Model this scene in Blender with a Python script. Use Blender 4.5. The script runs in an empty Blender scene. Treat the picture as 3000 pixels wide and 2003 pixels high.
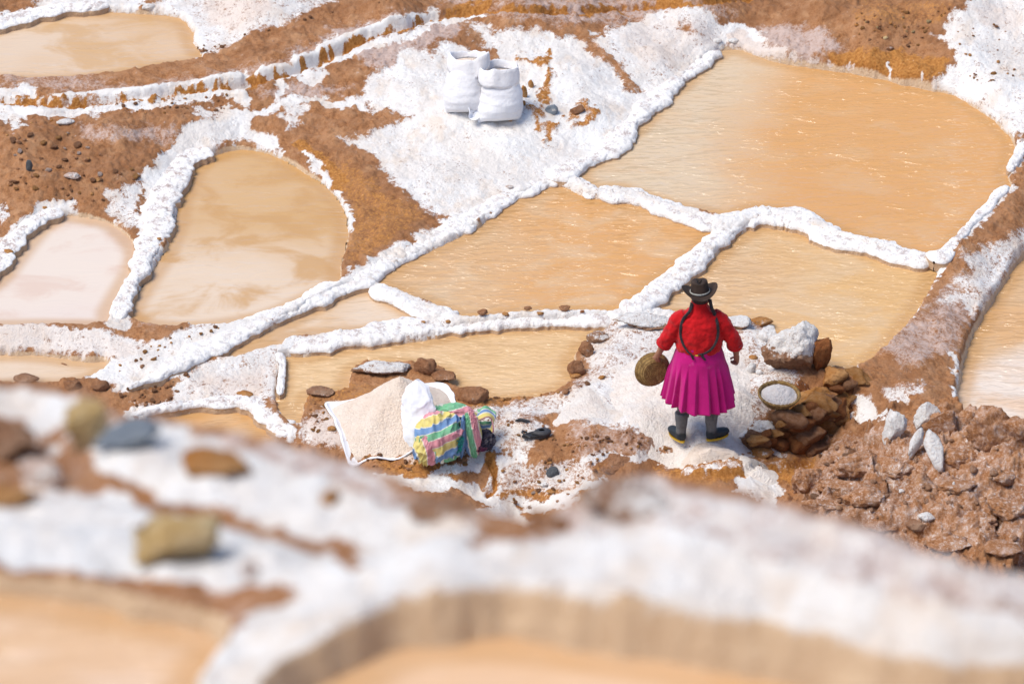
import bpy, bmesh, math, random
import numpy as np
from mathutils import Vector, Matrix, Euler

sc = bpy.context.scene
C = sc.collection
rad = math.radians

# ------------------------------------------------------------------ camera
PITCH = rad(30.0); DIST = 48.0
CAM = np.array([0.0, -DIST*math.cos(PITCH), DIST*math.sin(PITCH)])
IW, IH = 2348.0, 1566.0                       # plan units used for the survey of the site
HFOV = 2*math.atan(4.35/DIST)
FP = IW/2/math.tan(HFOV/2)
cam_d = bpy.data.cameras.new('camera'); cam = bpy.data.objects.new('camera', cam_d); C.objects.link(cam)
cam.location = CAM; cam.rotation_euler = (math.pi/2-PITCH, 0, 0)
cam_d.sensor_width = 36; cam_d.lens = 36/2/math.tan(HFOV/2)
cam_d.clip_start = 0.5; cam_d.clip_end = 400
cam_d.dof.use_dof = True; cam_d.dof.focus_distance = 48.6; cam_d.dof.aperture_fstop = 2.1
sc.camera = cam

# ------------------------------------------------------------------ sky + sun (bright hazy day)
SUN_DIR = Vector((-0.46, -0.16, 0.87)).normalized()     # towards the sun
w = bpy.data.worlds.new('World'); sc.world = w; w.use_nodes = True
nt = w.node_tree; nt.nodes.clear()
sky = nt.nodes.new('ShaderNodeTexSky'); sky.sky_type = 'NISHITA'; sky.sun_disc = False
sky.sun_elevation = math.asin(SUN_DIR.z); sky.sun_rotation = math.atan2(SUN_DIR.x, SUN_DIR.y)
sky.altitude = 3000; sky.air_density = 1.0; sky.dust_density = 8.0; sky.ozone_density = 1.0
bg = nt.nodes.new('ShaderNodeBackground'); bg.inputs[1].default_value = 0.11
ow = nt.nodes.new('ShaderNodeOutputWorld')
nt.links.new(sky.outputs[0], bg.inputs[0]); nt.links.new(bg.outputs[0], ow.inputs[0])
sl = bpy.data.lights.new('sun', 'SUN'); so = bpy.data.objects.new('sun', sl); C.objects.link(so)
sl.energy = 2.0; sl.angle = rad(30); sl.color = (1.0, 0.93, 0.82)
so.rotation_euler = SUN_DIR.to_track_quat('Z', 'Y').to_euler()
sc.view_settings.view_transform = 'Standard'; sc.view_settings.look = 'None'
sc.view_settings.gamma = 1; sc.view_settings.use_curve_mapping = False
sc.view_settings.exposure = 0.98
sc.cycles.use_denoising = True
sc.cycles.max_bounces = 6

# ------------------------------------------------------------------ site survey helpers
cp, sp = math.cos(PITCH), math.sin(PITCH)
def unproj(u, v, z):
    """point of the site at survey direction (u, v) and height z"""
    a = (u-IW/2)/FP; b = -(v-IH/2)/FP
    d = np.array([a, cp+b*sp, -sp+b*cp])
    return CAM + d*((z-CAM[2])/d[2])
def proj(X, Y, Z):
    x = X-CAM[0]; y = Y-CAM[1]; z = Z-CAM[2]
    dep = y*cp - z*sp; up = y*sp + z*cp
    return IW/2 + FP*x/dep, IH/2 - FP*up/dep
def R(k, pts):
    ox, oy = (k % 3)*782.7, (k//3)*522.8
    return [(ox+x*.3335, oy+y*.3335) for x, y in pts]

# ------------------------------------------------------------------ noise
def h32(ix, iy, iz, seed):
    h = (ix.astype(np.int64)*374761393 + iy.astype(np.int64)*668265263 + iz.astype(np.int64)*2147483647 + seed*974634777) & 0xffffffff
    h = ((h ^ (h >> 13))*1274126177) & 0xffffffff
    h = ((h ^ (h >> 16))*2246822519) & 0xffffffff
    return ((h ^ (h >> 15)) & 0xffffff)/float(0x1000000)
def vn2(x, y, seed=0):
    xi = np.floor(x); yi = np.floor(y); fx = x-xi; fy = y-yi
    fx = fx*fx*(3-2*fx); fy = fy*fy*(3-2*fy); z0 = np.zeros_like(xi)
    a = h32(xi, yi, z0, seed); b = h32(xi+1, yi, z0, seed); c = h32(xi, yi+1, z0, seed); d = h32(xi+1, yi+1, z0, seed)
    return (a+(b-a)*fx)*(1-fy) + (c+(d-c)*fx)*fy
def fbm2(x, y, o=4, seed=0, g=.5):
    s = 0; a = 1; t = 0
    for k in range(o):
        s = s + a*vn2(x, y, seed+k); t += a; a *= g; x = x*2.03+7.1; y = y*2.03+3.7
    return s/t
def vn3(p, seed=0):
    x, y, z = p[:, 0], p[:, 1], p[:, 2]
    xi = np.floor(x); yi = np.floor(y); zi = np.floor(z)
    f = [(t-i) for t, i in ((x, xi), (y, yi), (z, zi))]; fx, fy, fz = [t*t*(3-2*t) for t in f]
    r = 0
    for dx in (0, 1):
        for dy in (0, 1):
            for dz in (0, 1):
                r = r + h32(xi+dx, yi+dy, zi+dz, seed)*(fx if dx else 1-fx)*(fy if dy else 1-fy)*(fz if dz else 1-fz)
    return r
def fbm3(p, o=4, seed=0, g=.5):
    s = 0; a = 1; t = 0
    for k in range(o):
        s = s + a*vn3(p, seed+k); t += a; a *= g; p = p*2.03+5.3
    return s/t
def cell2(x, y, seed=0):
    """distance to the nearest scattered point, and that point's random value"""
    xi = np.floor(x); yi = np.floor(y); best = np.full(x.shape, 9.0); val = np.zeros(x.shape); z0 = np.zeros_like(xi)
    for dx in (-1, 0, 1):
        for dy in (-1, 0, 1):
            px = xi+dx; py = yi+dy
            qx = px+h32(px, py, z0, seed); qy = py+h32(px, py, z0, seed+1); r = h32(px, py, z0, seed+2)
            d = np.hypot(x-qx, y-qy); m = d < best
            best = np.where(m, d, best); val = np.where(m, r, val)
    return best, val
def cell3(p, seed=0):
    ip = np.floor(p); best = np.full(len(p), 9.0)
    for dx in (-1, 0, 1):
        for dy in (-1, 0, 1):
            for dz in (-1, 0, 1):
                q = ip+np.array([dx, dy, dz])
                o = np.stack([h32(q[:, 0], q[:, 1], q[:, 2], seed+j) for j in range(3)], 1)
                best = np.minimum(best, np.linalg.norm(p-q-o, axis=1))
    return best
def sstep(a, b, x):
    t = np.clip((x-a)/(b-a), 0, 1); return t*t*(3-2*t)
def lerp(a, b, t): return a+(b-a)*t

def catmull(pts, step, closed=False):
    P = [np.array(p, float) for p in pts]; n = len(P); out = []
    for i in range(n if closed else n-1):
        if closed: p0, p1, p2, p3 = P[i-1], P[i], P[(i+1) % n], P[(i+2) % n]
        else: p0, p1, p2, p3 = P[max(i-1, 0)], P[i], P[i+1], P[min(i+2, n-1)]
        m = max(1, int(np.linalg.norm(p2-p1)/step))
        for k in range(m):
            t = k/m
            out.append(.5*((2*p1)+(-p0+p2)*t+(2*p0-5*p1+4*p2-p3)*t*t+(-p0+3*p1-3*p2+p3)*t**3))
    if not closed: out.append(P[-1])
    return np.array(out)
def seg_dist(x, y, pts, closed):
    d = np.full(x.shape, 1e9); n = len(pts)
    for i in range(n if closed else n-1):
        ax, ay = pts[i][0], pts[i][1]; bx, by = pts[(i+1) % n][0], pts[(i+1) % n][1]
        ex, ey = bx-ax, by-ay; L = ex*ex+ey*ey+1e-12
        t = np.clip(((x-ax)*ex+(y-ay)*ey)/L, 0, 1)
        d = np.minimum(d, (x-ax-t*ex)**2+(y-ay-t*ey)**2)
    return np.sqrt(d)
def inside(x, y, pts):
    c = np.zeros(x.shape, bool); n = len(pts)
    for i in range(n):
        x1, y1 = pts[i][0], pts[i][1]; x2, y2 = pts[(i+1) % n][0], pts[(i+1) % n][1]
        if y1 == y2: continue
        c ^= ((y1 > y) != (y2 > y)) & (x < (x2-x1)*(y-y1)/(y2-y1)+x1)
    return c
def sdf(x, y, pts):
    d = seg_dist(x, y, pts, True); return np.where(inside(x, y, pts), -d, d)

# ------------------------------------------------------------------ object helpers
def meshdata(name, V, F, attrs=None, smooth=True):
    me = bpy.data.meshes.new(name)
    V = np.asarray(V, np.float32)
    if isinstance(F, np.ndarray):
        n, k = F.shape
        me.vertices.add(len(V)); me.vertices.foreach_set('co', V.ravel())
        me.loops.add(n*k); me.loops.foreach_set('vertex_index', F.astype(np.int32).ravel())
        me.polygons.add(n); me.polygons.foreach_set('loop_start', np.arange(0, n*k, k, dtype=np.int32))
    else:
        me.from_pydata([tuple(v) for v in V.tolist()], [], F)
    me.update(calc_edges=True)
    if smooth: me.polygons.foreach_set('use_smooth', np.ones(len(me.polygons), bool))
    for k, a in (attrs or {}).items():
        a = np.asarray(a, np.float32)
        if a.ndim == 2:
            at = me.attributes.new(k, 'FLOAT_COLOR', 'POINT'); at.data.foreach_set('color', np.c_[a, np.ones(len(a))].astype(np.float32).ravel())
        else:
            at = me.attributes.new(k, 'FLOAT', 'POINT'); at.data.foreach_set('value', a)
    return me
def obj(name, me, mat, parent=None, loc=None, rot=None, scale=None):
    o = bpy.data.objects.new(name, me); C.objects.link(o)
    if mat is not None and me is not None and len(me.materials) == 0: me.materials.append(mat)
    if parent: o.parent = parent
    if loc is not None: o.location = loc
    if rot is not None: o.rotation_euler = rot
    if scale is not None: o.scale = scale
    return o
def empty(name, loc, rotz=0): 
    o = bpy.data.objects.new(name, None); C.objects.link(o); o.location = loc; o.rotation_euler = (0, 0, rotz); o.empty_display_size = .1
    return o
def tag(o, label=None, cat=None, group=None, kind=None):
    if label: o['label'] = label
    if cat: o['category'] = cat
    if group: o['group'] = group
    if kind: o['kind'] = kind
    return o
def quads(nu, nv, wrap_u=False, wrap_v=False):
    iu = np.arange(nu if wrap_u else nu-1); iv = np.arange(nv if wrap_v else nv-1)
    a, b = np.meshgrid(iu, iv, indexing='ij'); a2 = (a+1) % nu; b2 = (b+1) % nv
    return np.stack([a*nv+b, a2*nv+b, a2*nv+b2, a*nv+b2], -1).reshape(-1, 4)
def loft(rings, wrap=True, cap=True):
    rings = [np.asarray(r, float) for r in rings]; n = len(rings[0])
    V = np.concatenate(rings); F = [tuple(q) for q in quads(len(rings), n, False, wrap)]
    if cap:
        F.append(tuple(range(n-1, -1, -1))); F.append(tuple(range((len(rings)-1)*n, len(rings)*n)))
    return V, [tuple(int(i) for i in f) for f in F]
def tube(path, radii, n=10, cap=True):
    P = np.asarray(path, float); m = len(P); radii = np.broadcast_to(radii, (m,))
    T = np.gradient(P, axis=0); T /= np.linalg.norm(T, axis=1)[:, None]+1e-9
    up = np.array([0, 0, 1.]) if abs(T[0][2]) < .9 else np.array([1., 0, 0]); rings = []
    for i in range(m):
        s = np.cross(T[i], up); s /= np.linalg.norm(s)+1e-9; up = np.cross(s, T[i])
        a = np.linspace(0, 2*np.pi, n, endpoint=False)
        rings.append(P[i]+radii[i]*(np.cos(a)[:, None]*s+np.sin(a)[:, None]*up))
    return loft(rings, True, cap)
def merge(parts):
    V = []; F = []; k = 0
    for v, f in parts:
        V.append(np.asarray(v, float)); F += [tuple(i+k for i in q) for q in f]; k += len(v)
    return np.concatenate(V), F

# ------------------------------------------------------------------ materials
class NB:
    def __init__(s, name):
        s.m = bpy.data.materials.new(name); s.m.use_nodes = True; s.t = s.m.node_tree; s.t.nodes.clear()
        s.out = s.n('ShaderNodeOutputMaterial'); s.b = s.n('ShaderNodeBsdfPrincipled'); s.l(s.b.outputs[0], s.out.inputs[0])
        s.tc = s.n('ShaderNodeTexCoord')
    def n(s, t): return s.t.nodes.new(t)
    def l(s, a, b): s.t.links.new(a, b)
    def put(s, v, sock):
        if hasattr(v, 'links'): s.l(v, sock)
        elif isinstance(v, (tuple, list)) and len(v) == 3 and sock.type == 'RGBA': sock.default_value = (*v, 1)
        else: sock.default_value = v
    def attr(s, name, col=False):
        a = s.n('ShaderNodeAttribute'); a.attribute_name = name; return a.outputs['Color' if col else 'Fac']
    def coord(s, scale=(1, 1, 1), rot=(0, 0, 0), src='Object'):
        m = s.n('ShaderNodeMapping'); s.l(s.tc.outputs[src], m.inputs[0]); m.inputs['Scale'].default_value = scale; m.inputs['Rotation'].default_value = rot
        return m.outputs[0]
    def noise(s, scale, detail=4, rough=.55, vec=None, dist=0):
        a = s.n('ShaderNodeTexNoise'); s.l(vec or s.tc.outputs['Object'], a.inputs['Vector'])
        a.inputs['Scale'].default_value = scale; a.inputs['Detail'].default_value = detail; a.inputs['Roughness'].default_value = rough; a.inputs['Distortion'].default_value = dist
        return a.outputs['Fac']
    def vor(s, scale, vec=None, feat='F1', out='Distance'):
        a = s.n('ShaderNodeTexVoronoi'); s.l(vec or s.tc.outputs['Object'], a.inputs['Vector']); a.feature = feat; a.inputs['Scale'].default_value = scale
        return a.outputs[out]
    def math(s, op, a, b=0.0, c=0.0):
        m = s.n('ShaderNodeMath'); m.operation = op
        for i, v in enumerate((a, b, c)): s.put(v, m.inputs[i])
        return m.outputs[0]
    def step(s, x, lo, hi):
        m = s.n('ShaderNodeMapRange'); m.interpolation_type = 'SMOOTHSTEP'; s.put(x, m.inputs[0]); m.inputs[1].default_value = lo; m.inputs[2].default_value = hi
        return m.outputs[0]
    def mix(s, f, a, b, blend='MIX'):
        m = s.n('ShaderNodeMix'); m.data_type = 'RGBA'; m.blend_type = blend
        s.put(f, m.inputs[0]); s.put(a, m.inputs[6]); s.put(b, m.inputs[7]); return m.outputs[2]
    def bump(s, h, dist, strength=1.0, normal=None):
        b = s.n('ShaderNodeBump'); s.put(h, b.inputs['Height']); b.inputs['Distance'].default_value = dist; b.inputs['Strength'].default_value = strength
        if normal: s.l(normal, b.inputs['Normal'])
        return b.outputs[0]
    def done(s, col, rough=.8, spec=.3, normal=None, **k):
        s.put(col, s.b.inputs['Base Color']); s.put(rough, s.b.inputs['Roughness']); s.b.inputs['Specular IOR Level'].default_value = spec
        if normal is not None: s.l(normal, s.b.inputs['Normal'])
        for kk, v in k.items(): s.put(v, s.b.inputs[kk.replace('_', ' ')])
        return s.m

WHITE = (.86, .845, .82); PINKW = (.72, .60, .52); BROWN_D = (.23, .092, .033); BROWN_L = (.46, .215, .088)
OCHRE_D = (.33, .125, .025); OCHRE_L = (.56, .26, .07); LILAC = (.52, .39, .34); SILT = (.56, .38, .21)
def earth_mat(name):
    """salt crust over red-brown earth: the masks say where each lies"""
    b = NB(name)
    n1 = b.noise(9, 7, .62); n2 = b.noise(42, 6, .65); n3 = b.noise(2.2, 4, .55); n4 = b.noise(150, 4, .6)
    salt = b.attr('salt'); och = b.attr('ochre'); pale = b.attr('pale'); pink = b.attr('pink'); silt = b.attr('silt')
    j = b.math('ADD', b.math('MULTIPLY', b.math('SUBTRACT', n1, .5), 1.0), b.math('MULTIPLY', b.math('SUBTRACT', n2, .5), 1.15))
    j = b.math('ADD', j, b.math('MULTIPLY', b.math('SUBTRACT', n4, .5), .9))
    br = b.mix(b.step(b.math('ADD', b.math('MULTIPLY', n2, .65), b.math('MULTIPLY', n4, .35)), .36, .64), BROWN_D, BROWN_L)
    br = b.mix(b.step(b.math('ADD', n1, b.math('MULTIPLY', n4, .35)), .5, .85), br, (.44, .225, .11))
    br = b.mix(b.math('MULTIPLY', b.step(b.noise(1.3, 5, .6), .46, .62), .5), br, (.24, .105, .045))
    br = b.mix(b.math('MULTIPLY', b.step(b.noise(4.1, 5, .65), .52, .68), .55), br, (.52, .29, .15))
    oc = b.mix(b.step(n2, .3, .7), OCHRE_D, OCHRE_L)
    col = b.mix(b.step(b.math('ADD', och, b.math('MULTIPLY', j, .7)), .3, .7), br, oc)
    lil = b.mix(n2, LILAC, (.64, .53, .49))
    col = b.mix(b.math('MULTIPLY', b.step(b.math('ADD', pale, b.math('MULTIPLY', j, .9)), .3, .8), .85), col, lil)
    sil = b.mix(n2, (.55, .36, .20), (.80, .63, .45))
    col = b.mix(b.step(b.math('ADD', silt, b.math('MULTIPLY', j, .35)), .3, .7), col, sil)
    wh = b.mix(b.step(b.math('ADD', b.math('MULTIPLY', n3, .6), b.math('MULTIPLY', n1, .4)), .40, .60), WHITE, (.76, .715, .67))
    wh = b.mix(b.math('MULTIPLY', b.step(b.noise(3.4, 5, .6, b.coord((1.3, .8, 1))), .5, .66), .6), wh, (.74, .62, .51))
    wh = b.mix(b.math('MULTIPLY', b.step(b.math('ADD', pink, b.math('MULTIPLY', j, .5)), .2, .9), .9), wh, PINKW)
    wh = b.mix(b.math('MULTIPLY', b.step(n4, .60, .75), .28), wh, (.55, .42, .33))
    sm = b.step(b.math('ADD', salt, b.math('MULTIPLY', j, 1.25)), .34, .70)
    col = b.mix(sm, col, wh)
    h = b.math('ADD', b.math('MULTIPLY', n2, .7), b.math('MULTIPLY', n4, .35))
    return b.done(col, .85, .25, b.bump(h, .03, .9))
def salt_mat(name, white=WHITE, dirt=.5):
    """lumpy salt crust with earthy specks; stain = how much silt sticks to it"""
    b = NB(name)
    n1 = b.noise(11, 6, .6); n2 = b.noise(55, 5, .6); n4 = b.noise(170, 3, .6)
    st = b.attr('stain'); sh = b.attr('top')
    wh = b.mix(b.step(n1, .35, .7), white, (.76, .735, .71))
    wh = b.mix(b.math('MULTIPLY', b.step(b.math('ADD', b.math('MULTIPLY', n1, .6), b.math('ADD', b.math('MULTIPLY', n2, .5), b.math('MULTIPLY', sh, .13))), .63, .80), dirt), wh, (.40, .30, .27))
    wh = b.mix(b.math('MULTIPLY', b.step(n2, .66, .74), .7*dirt), wh, (.36, .17, .08))
    col = b.mix(b.step(b.math('ADD', st, b.math('ADD', b.math('MULTIPLY', b.math('SUBTRACT', n2, .5), .8), b.math('MULTIPLY', b.math('SUBTRACT', n1, .5), .9))), .35, .65), wh, b.mix(n2, (.38, .22, .11), (.66, .48, .32)))
    h = b.math('ADD', b.math('MULTIPLY', n2, .8), b.math('MULTIPLY', n4, .35))
    return b.done(col, .75, .3, b.bump(h, .02, .8))
def grain_mat(name, c1=(.86, .74, .63), c2=(.80, .655, .54), dark=.3):
    b = NB(name); n = b.noise(7, 5, .6); g = b.noise(48, 3, .7); g2 = b.noise(95, 3, .7)
    col = b.mix(b.step(n, .35, .7), c1, c2); col = b.mix(b.math('MULTIPLY', b.step(g2, .5, .72), dark), col, (.45, .32, .22))
    return b.done(col, .7, .3, b.bump(b.math('ADD', g, b.math('MULTIPLY', g2, .6)), .022, 1.0))
def rock_mat(name, c1, c2, c3=None):
    b = NB(name); n1 = b.noise(7, 6, .62); n2 = b.noise(38, 6, .65); n3 = b.noise(120, 4, .6)
    salt = b.attr('salt')
    col = b.mix(b.step(n1, .33, .67), c1, c2); col = b.mix(b.math('MULTIPLY', b.step(n2, .5, .72), .6), col, c3 or tuple(x*.45 for x in c1))
    wh = b.mix(b.step(n2, .4, .7), (.88, .865, .84), (.74, .66, .60))
    j = b.math('ADD', b.math('MULTIPLY', b.math('SUBTRACT', n1, .5), .9), b.math('MULTIPLY', b.math('SUBTRACT', n2, .5), 1.1))
    col = b.mix(b.step(b.math('ADD', salt, b.math('MULTIPLY', j, 1.5)), .42, .62), col, wh)
    return b.done(col, .85, .25, b.bump(b.math('ADD', n2, b.math('MULTIPLY', n3, .5)), .035, 1.0))
def water_mat(name, ca, cb, cc, ripple=.5, off=0.0, rscale=1.0, patch=.45):
    """silty brine: opaque body colour under a rippled skin"""
    b = NB(name)
    vec = b.coord((.55, .75, 1), (0, 0, .3)); m = b.n('ShaderNodeVectorMath'); m.operation = 'ADD'; b.l(vec, m.inputs[0]); m.inputs[1].default_value = (off, off*1.7, 0); vec = m.outputs[0]
    n1 = b.noise(1.05, 4, .5, vec, .4); n2 = b.noise(3.0, 5, .55, vec, .5)
    col = b.mix(b.step(b.math('ADD', b.attr('tone'), b.math('MULTIPLY', b.math('SUBTRACT', n1, .5), .9)), .15, .85), ca, cb); col = b.mix(b.math('MULTIPLY', b.step(n2, .46, .64), patch), col, cc)
    sh = b.attr('shore')
    col = b.mix(b.math('MULTIPLY', sh, .55), col, (.46, .25, .09))  # rim darkened in the colour for the bank's reflection and shallow water
    wv = b.coord((.62, 1.9, 1), (0, 0, -.10))
    r1 = b.noise(4.6*rscale, 2, .5, wv, .6); r2 = b.noise(12*rscale, 1, .5, wv, .4); gust = b.step(b.noise(.9, 2, .5, b.coord((1, 1.6, 1))), .35, .65)
    h = b.math('MULTIPLY', b.math('ADD', b.step(r1, .42, .78), b.math('MULTIPLY', b.step(r2, .4, .8), .35)), b.math('ADD', .4, b.math('MULTIPLY', gust, .6)))
    m = b.done(col, .5, .0, None, Coat_Weight=1.0, Coat_Roughness=.09, Coat_IOR=1.36)
    b.l(b.bump(h, .28*ripple**1.6, 1.0), b.b.inputs['Coat Normal'])
    return m
def plain(name, c1, c2, scale=30, rough=.8, spec=.3, bump=.004, vec=None):
    b = NB(name); n = b.noise(scale, 5, .6); n2 = b.noise(scale*6, 3, .6)
    return b.done(b.mix(b.step(n, .3, .7), c1, c2), rough, spec, b.bump(b.math('ADD', n, b.math('MULTIPLY', n2, .4)), bump, .8))
M = {}
M['earth'] = earth_mat('salt crusted earth')
M['salt'] = salt_mat('salt crust', dirt=.75); M['salt_dirty'] = salt_mat('salt crust with earth', dirt=.9); M['salt_clean'] = salt_mat('clean salt crust', dirt=.4)
M['grain'] = grain_mat('pinkish salt grains'); M['grain_white'] = grain_mat('white salt grains', (.85, .79, .73), (.80, .70, .62), .24)
M['brown_rock'] = rock_mat('brown earth clod', (.30, .13, .055), (.42, .22, .12))
M['grey_brown_rock'] = rock_mat('grey brown clod', (.30, .145, .075), (.46, .29, .19))
M['ochre_rock'] = rock_mat('ochre stone', (.46, .19, .045), (.56, .30, .12), (.22, .08, .03))
M['rust_rock'] = rock_mat('rust stone', (.26, .085, .025), (.36, .14, .045), (.10, .04, .02))
M['yellow_rock'] = rock_mat('yellow stone', (.62, .42, .17), (.70, .56, .33), (.40, .24, .10))
M['pink_rock'] = rock_mat('pinkish salt stone', (.62, .45, .37), (.72, .58, .50), (.42, .28, .22))
M['grey_rock'] = rock_mat('grey stone', (.20, .235, .28), (.30, .34, .38), (.12, .13, .15))
M['dark_rock'] = rock_mat('dark slate', (.08, .09, .10), (.15, .16, .17))

# ================================================================== TABLE OF THE SALT DIKES (survey line with widths, height, foot level, look)
DIKES = []; DIKE_UV = []
def DK(*a, **k):
    DIKES.append((a, k)); p_ = a[0]; DIKE_UV.append(([(q[0], q[1]) for q in p_], sum(q[2] for q in p_)/len(p_)))
DK([(290,884,14),(345,864,30),(400,838,40),(450,810,46),(540,762,48),(640,718,46),(740,675,44),(830,640,40),(900,597,38),(980,552,38),(1060,512,40),(1130,472,44),(1200,430,50),(1260,402,52)], 44, .09, 0.010, 'long straight white salt dike running diagonally from lower left to the middle', 'salt_clean', 3, taper=(.6, 1))
DK([(1255,404,50),(1320,385,46),(1395,340,50),(1440,295,56),(1480,248,52),(1530,205,50),(1590,160,46),(1650,115,36)], 50, .09, 0.050, 'greyish salt dike along the left shore of the largest pond', 'salt', 13, amp=.011)
DK([(1370,440,36),(1430,445,44),(1500,468,46),(1570,492,46),(1645,520,40)], 42, .10, 0.010, 'short white salt dike between the largest pond and the middle pond', 'salt', 23)
DK([(1255,408,40),(1310,414,40),(1345,430,44),(1356,452,36)], 32, .07, 0.010, 'small pinkish salt spur ending in a knob beside the gap of the middle pond', 'salt', 29, (0, 1))
DK([(1640,522,44),(1690,500,54),(1750,494,56),(1830,502,56),(1880,525,60),(1930,548,52),(1990,560,50),(2060,580,46),(2135,602,40)], 48, .11, 0.000, 'lumpy white salt dike curving between the largest pond and the one beyond the woman', 'salt', 33)
DK([(1690,508,40),(1630,560,50),(1562,622,52),(1490,676,50),(1425,716,46)], 44, .10, 0.000, 'white salt dike slanting down from the fork towards the woman\'s left', 'salt', 43)
DK([(856,655,34),(910,682,44),(970,708,46),(1045,728,44)], 44, .10, -0.010, 'rounded white salt dike between the wedge-shaped pond and the middle pond', 'salt_clean', 53)
DK([(645,797,44),(690,793,46),(750,783,48),(860,765,48),(960,750,46),(1050,742,46),(1180,732,48),(1300,728,46),(1420,728,46),(1500,725,40),(1560,722,36)], 46, .10, -0.050, 'long level white salt dike with earthy lumps behind the lower pond', 'salt', 63)
DK([(272,728,40),(290,680,44),(312,630,44),(335,575,60),(355,520,66),(368,460,70),(392,405,64),(430,360,58),(470,330,50)], 60, .065, .085, 'crusty white salt dike with dark stones between the two left ponds', 'salt_dirty', 73, amp=.012)
DK([(-40,640,50),(0,590,54),(35,545,50),(70,512,40),(110,490,30),(150,486,24)], 46, .055, .105, 'stony salt dike at the left edge beside the whitish pond', 'salt_dirty', 83, amp=.011)
DK([(300,952,16),(350,942,20),(400,932,24),(470,922,30),(540,918,30),(585,930,44),(625,962,60),(660,1000,50)], 34, .09, -.1, 'curved dirty white salt dike round the small low pond', 'salt_dirty', 93, amp=.012)
DK([(-40,62,34),(20,46,36),(70,32,34),(130,22,36),(200,14,34),(250,12,24)], 34, .06, .275, 'white salt rim along the far shore of the top left pond', 'salt', 103)
DK([(2350,330,26),(2332,360,28),(2312,392,22)], 26, .07, .08, 'small white salt rim near the right edge beside the largest pond', 'salt_clean', 133)
DK([(2316,425,12),(2270,472,16),(2215,530,18),(2165,578,34),(2140,600,40)], 18, .06, .07, 'thin pale salt rim on the right shore of the largest pond', 'salt', 143, amp=.01)
DK([(640,806,14),(648,840,14),(645,870,14),(642,905,14)], 14, .05, -.03, 'thin white salt edge of the dry triangular pan', 'salt_clean', 153, amp=.01)


# ================================================================== VALLEY GROUND
PONDS = {   # outline, water level, bank height, body colours, ripple
 'top_left': (R(0, [(-200,540),(-200,260),(0,205),(130,160),(320,110),(480,85),(680,85),(850,95),(1060,105),(1200,120),(1270,160),(1310,230),(1320,300),(1345,345),(1370,380),(1160,405),(850,470),(600,490),(350,510),(0,505)]), .25, .06),
 'upper_right': (R(2, [(290,345),(400,350),(520,400),(700,440),(900,475),(1100,500),(1300,540),(1420,565),(1560,600),(1700,625),(1850,660),(1950,720),(2060,780),(2150,850),(2220,920),(2260,970),(2275,1030),(2240,1120),(2215,1200),(2250,1260),(2150,1370),(2080,1430),(1960,1540)])
     + R(5, [(1860,90),(1800,150),(1640,165),(1500,115),(1330,60),(1100,0)]) + R(2, [(1030,1530),(900,1470),(700,1420),(600,1405),(480,1400),(420,1410),(360,1450),(310,1475),(250,1450),(130,1415)])
     + R(1, [(2300,1385),(2150,1335),(2000,1285),(1870,1250),(1760,1270),(1640,1205),(1650,1170),(1750,1110),(1850,1050),(1900,980),(2050,880),(2150,750),(2250,650)]) + R(2, [(0,590),(60,520),(150,440),(260,370)]), .06, .045),
 'centre': ([(870,640),(960,590),(1060,545),(1110,515),(1180,465),(1240,438),(1290,430),(1340,452),(1440,470),(1540,495),(1625,530),(1600,560),(1545,605),(1480,655),(1420,700),(1300,702),(1200,706),(1110,715),(1060,716),(1000,690),(940,665),(895,648)], .03, .038),
 'behind_woman': ([(1500,702),(1570,650),(1640,590),(1700,540),(1750,518),(1800,520),(1860,540),(1910,555),(1990,580),(2070,595),(2120,602),(2142,622),(2120,670),(2090,720),(2060,760),(2010,805),(1975,832),(1920,842),(1860,800),(1800,770),(1740,745),(1600,715)], .0, .038),
 'wedge': (R(3, [(2347,460),(2150,560),(1930,680),(1700,780),(1500,872),(1600,865),(1720,820),(1780,790),(1900,790),(1960,725)]) + R(4, [(0,690),(150,680),(300,655),(560,615),(430,560),(300,470),(220,420),(150,430)]), .0, .035),
 'lower_centre': (R(4, [(0,840),(200,810),(500,790),(750,740),(900,715),(1200,690),(1500,680),(1830,665),(1750,720),(1640,800),(1580,900),(1590,990),(1560,1050),(1480,1095),(1380,1125),(1250,1140),(1010,1155),(990,1110),(900,1090),(800,1075),(700,960),(560,930),(450,900),(300,900),(100,930),(40,1050)])
     + R(3, [(2347,1100),(2200,1100),(2110,1140),(2060,1260),(2030,1330),(1960,1260),(1915,1200),(1945,900),(1970,880),(2080,895)]), -.05, .04),
 'left': ([(305,722),(330,660),(370,600),(400,540),(415,470),(430,420),(460,380),(500,355),(540,345),(590,348),(640,365),(700,400),(745,430),(775,465),(790,500),(790,550),(778,600),(770,640),(700,675),(600,715),(440,738)], .055, .045),
 'far_left': ([(-60,730),(-60,690),(0,640),(40,590),(80,540),(120,505),(160,497),(210,505),(250,515),(290,545),(310,580),(300,620),(270,670),(245,715),(240,732),(100,733)], .075, .045),
 'bottom_left': ([(-60,860),(-60,815),(0,815),(100,818),(190,830),(245,832),(225,845),(170,862),(60,868)], -.05, .06),
 'small_low': (R(3, [(1020,1330),(1150,1300),(1300,1272),(1500,1237),(1650,1230),(1720,1280),(1780,1360),(1900,1425),(1850,1480),(1500,1500),(1100,1450)]), -.12, .04),
 'right_edge': ([(2460,520),(2348,595),(2300,660),(2250,740),(2222,800),(2208,870),(2200,930),(2225,975),(2300,1000),(2460,1010)], -.15, .08),
}
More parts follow.
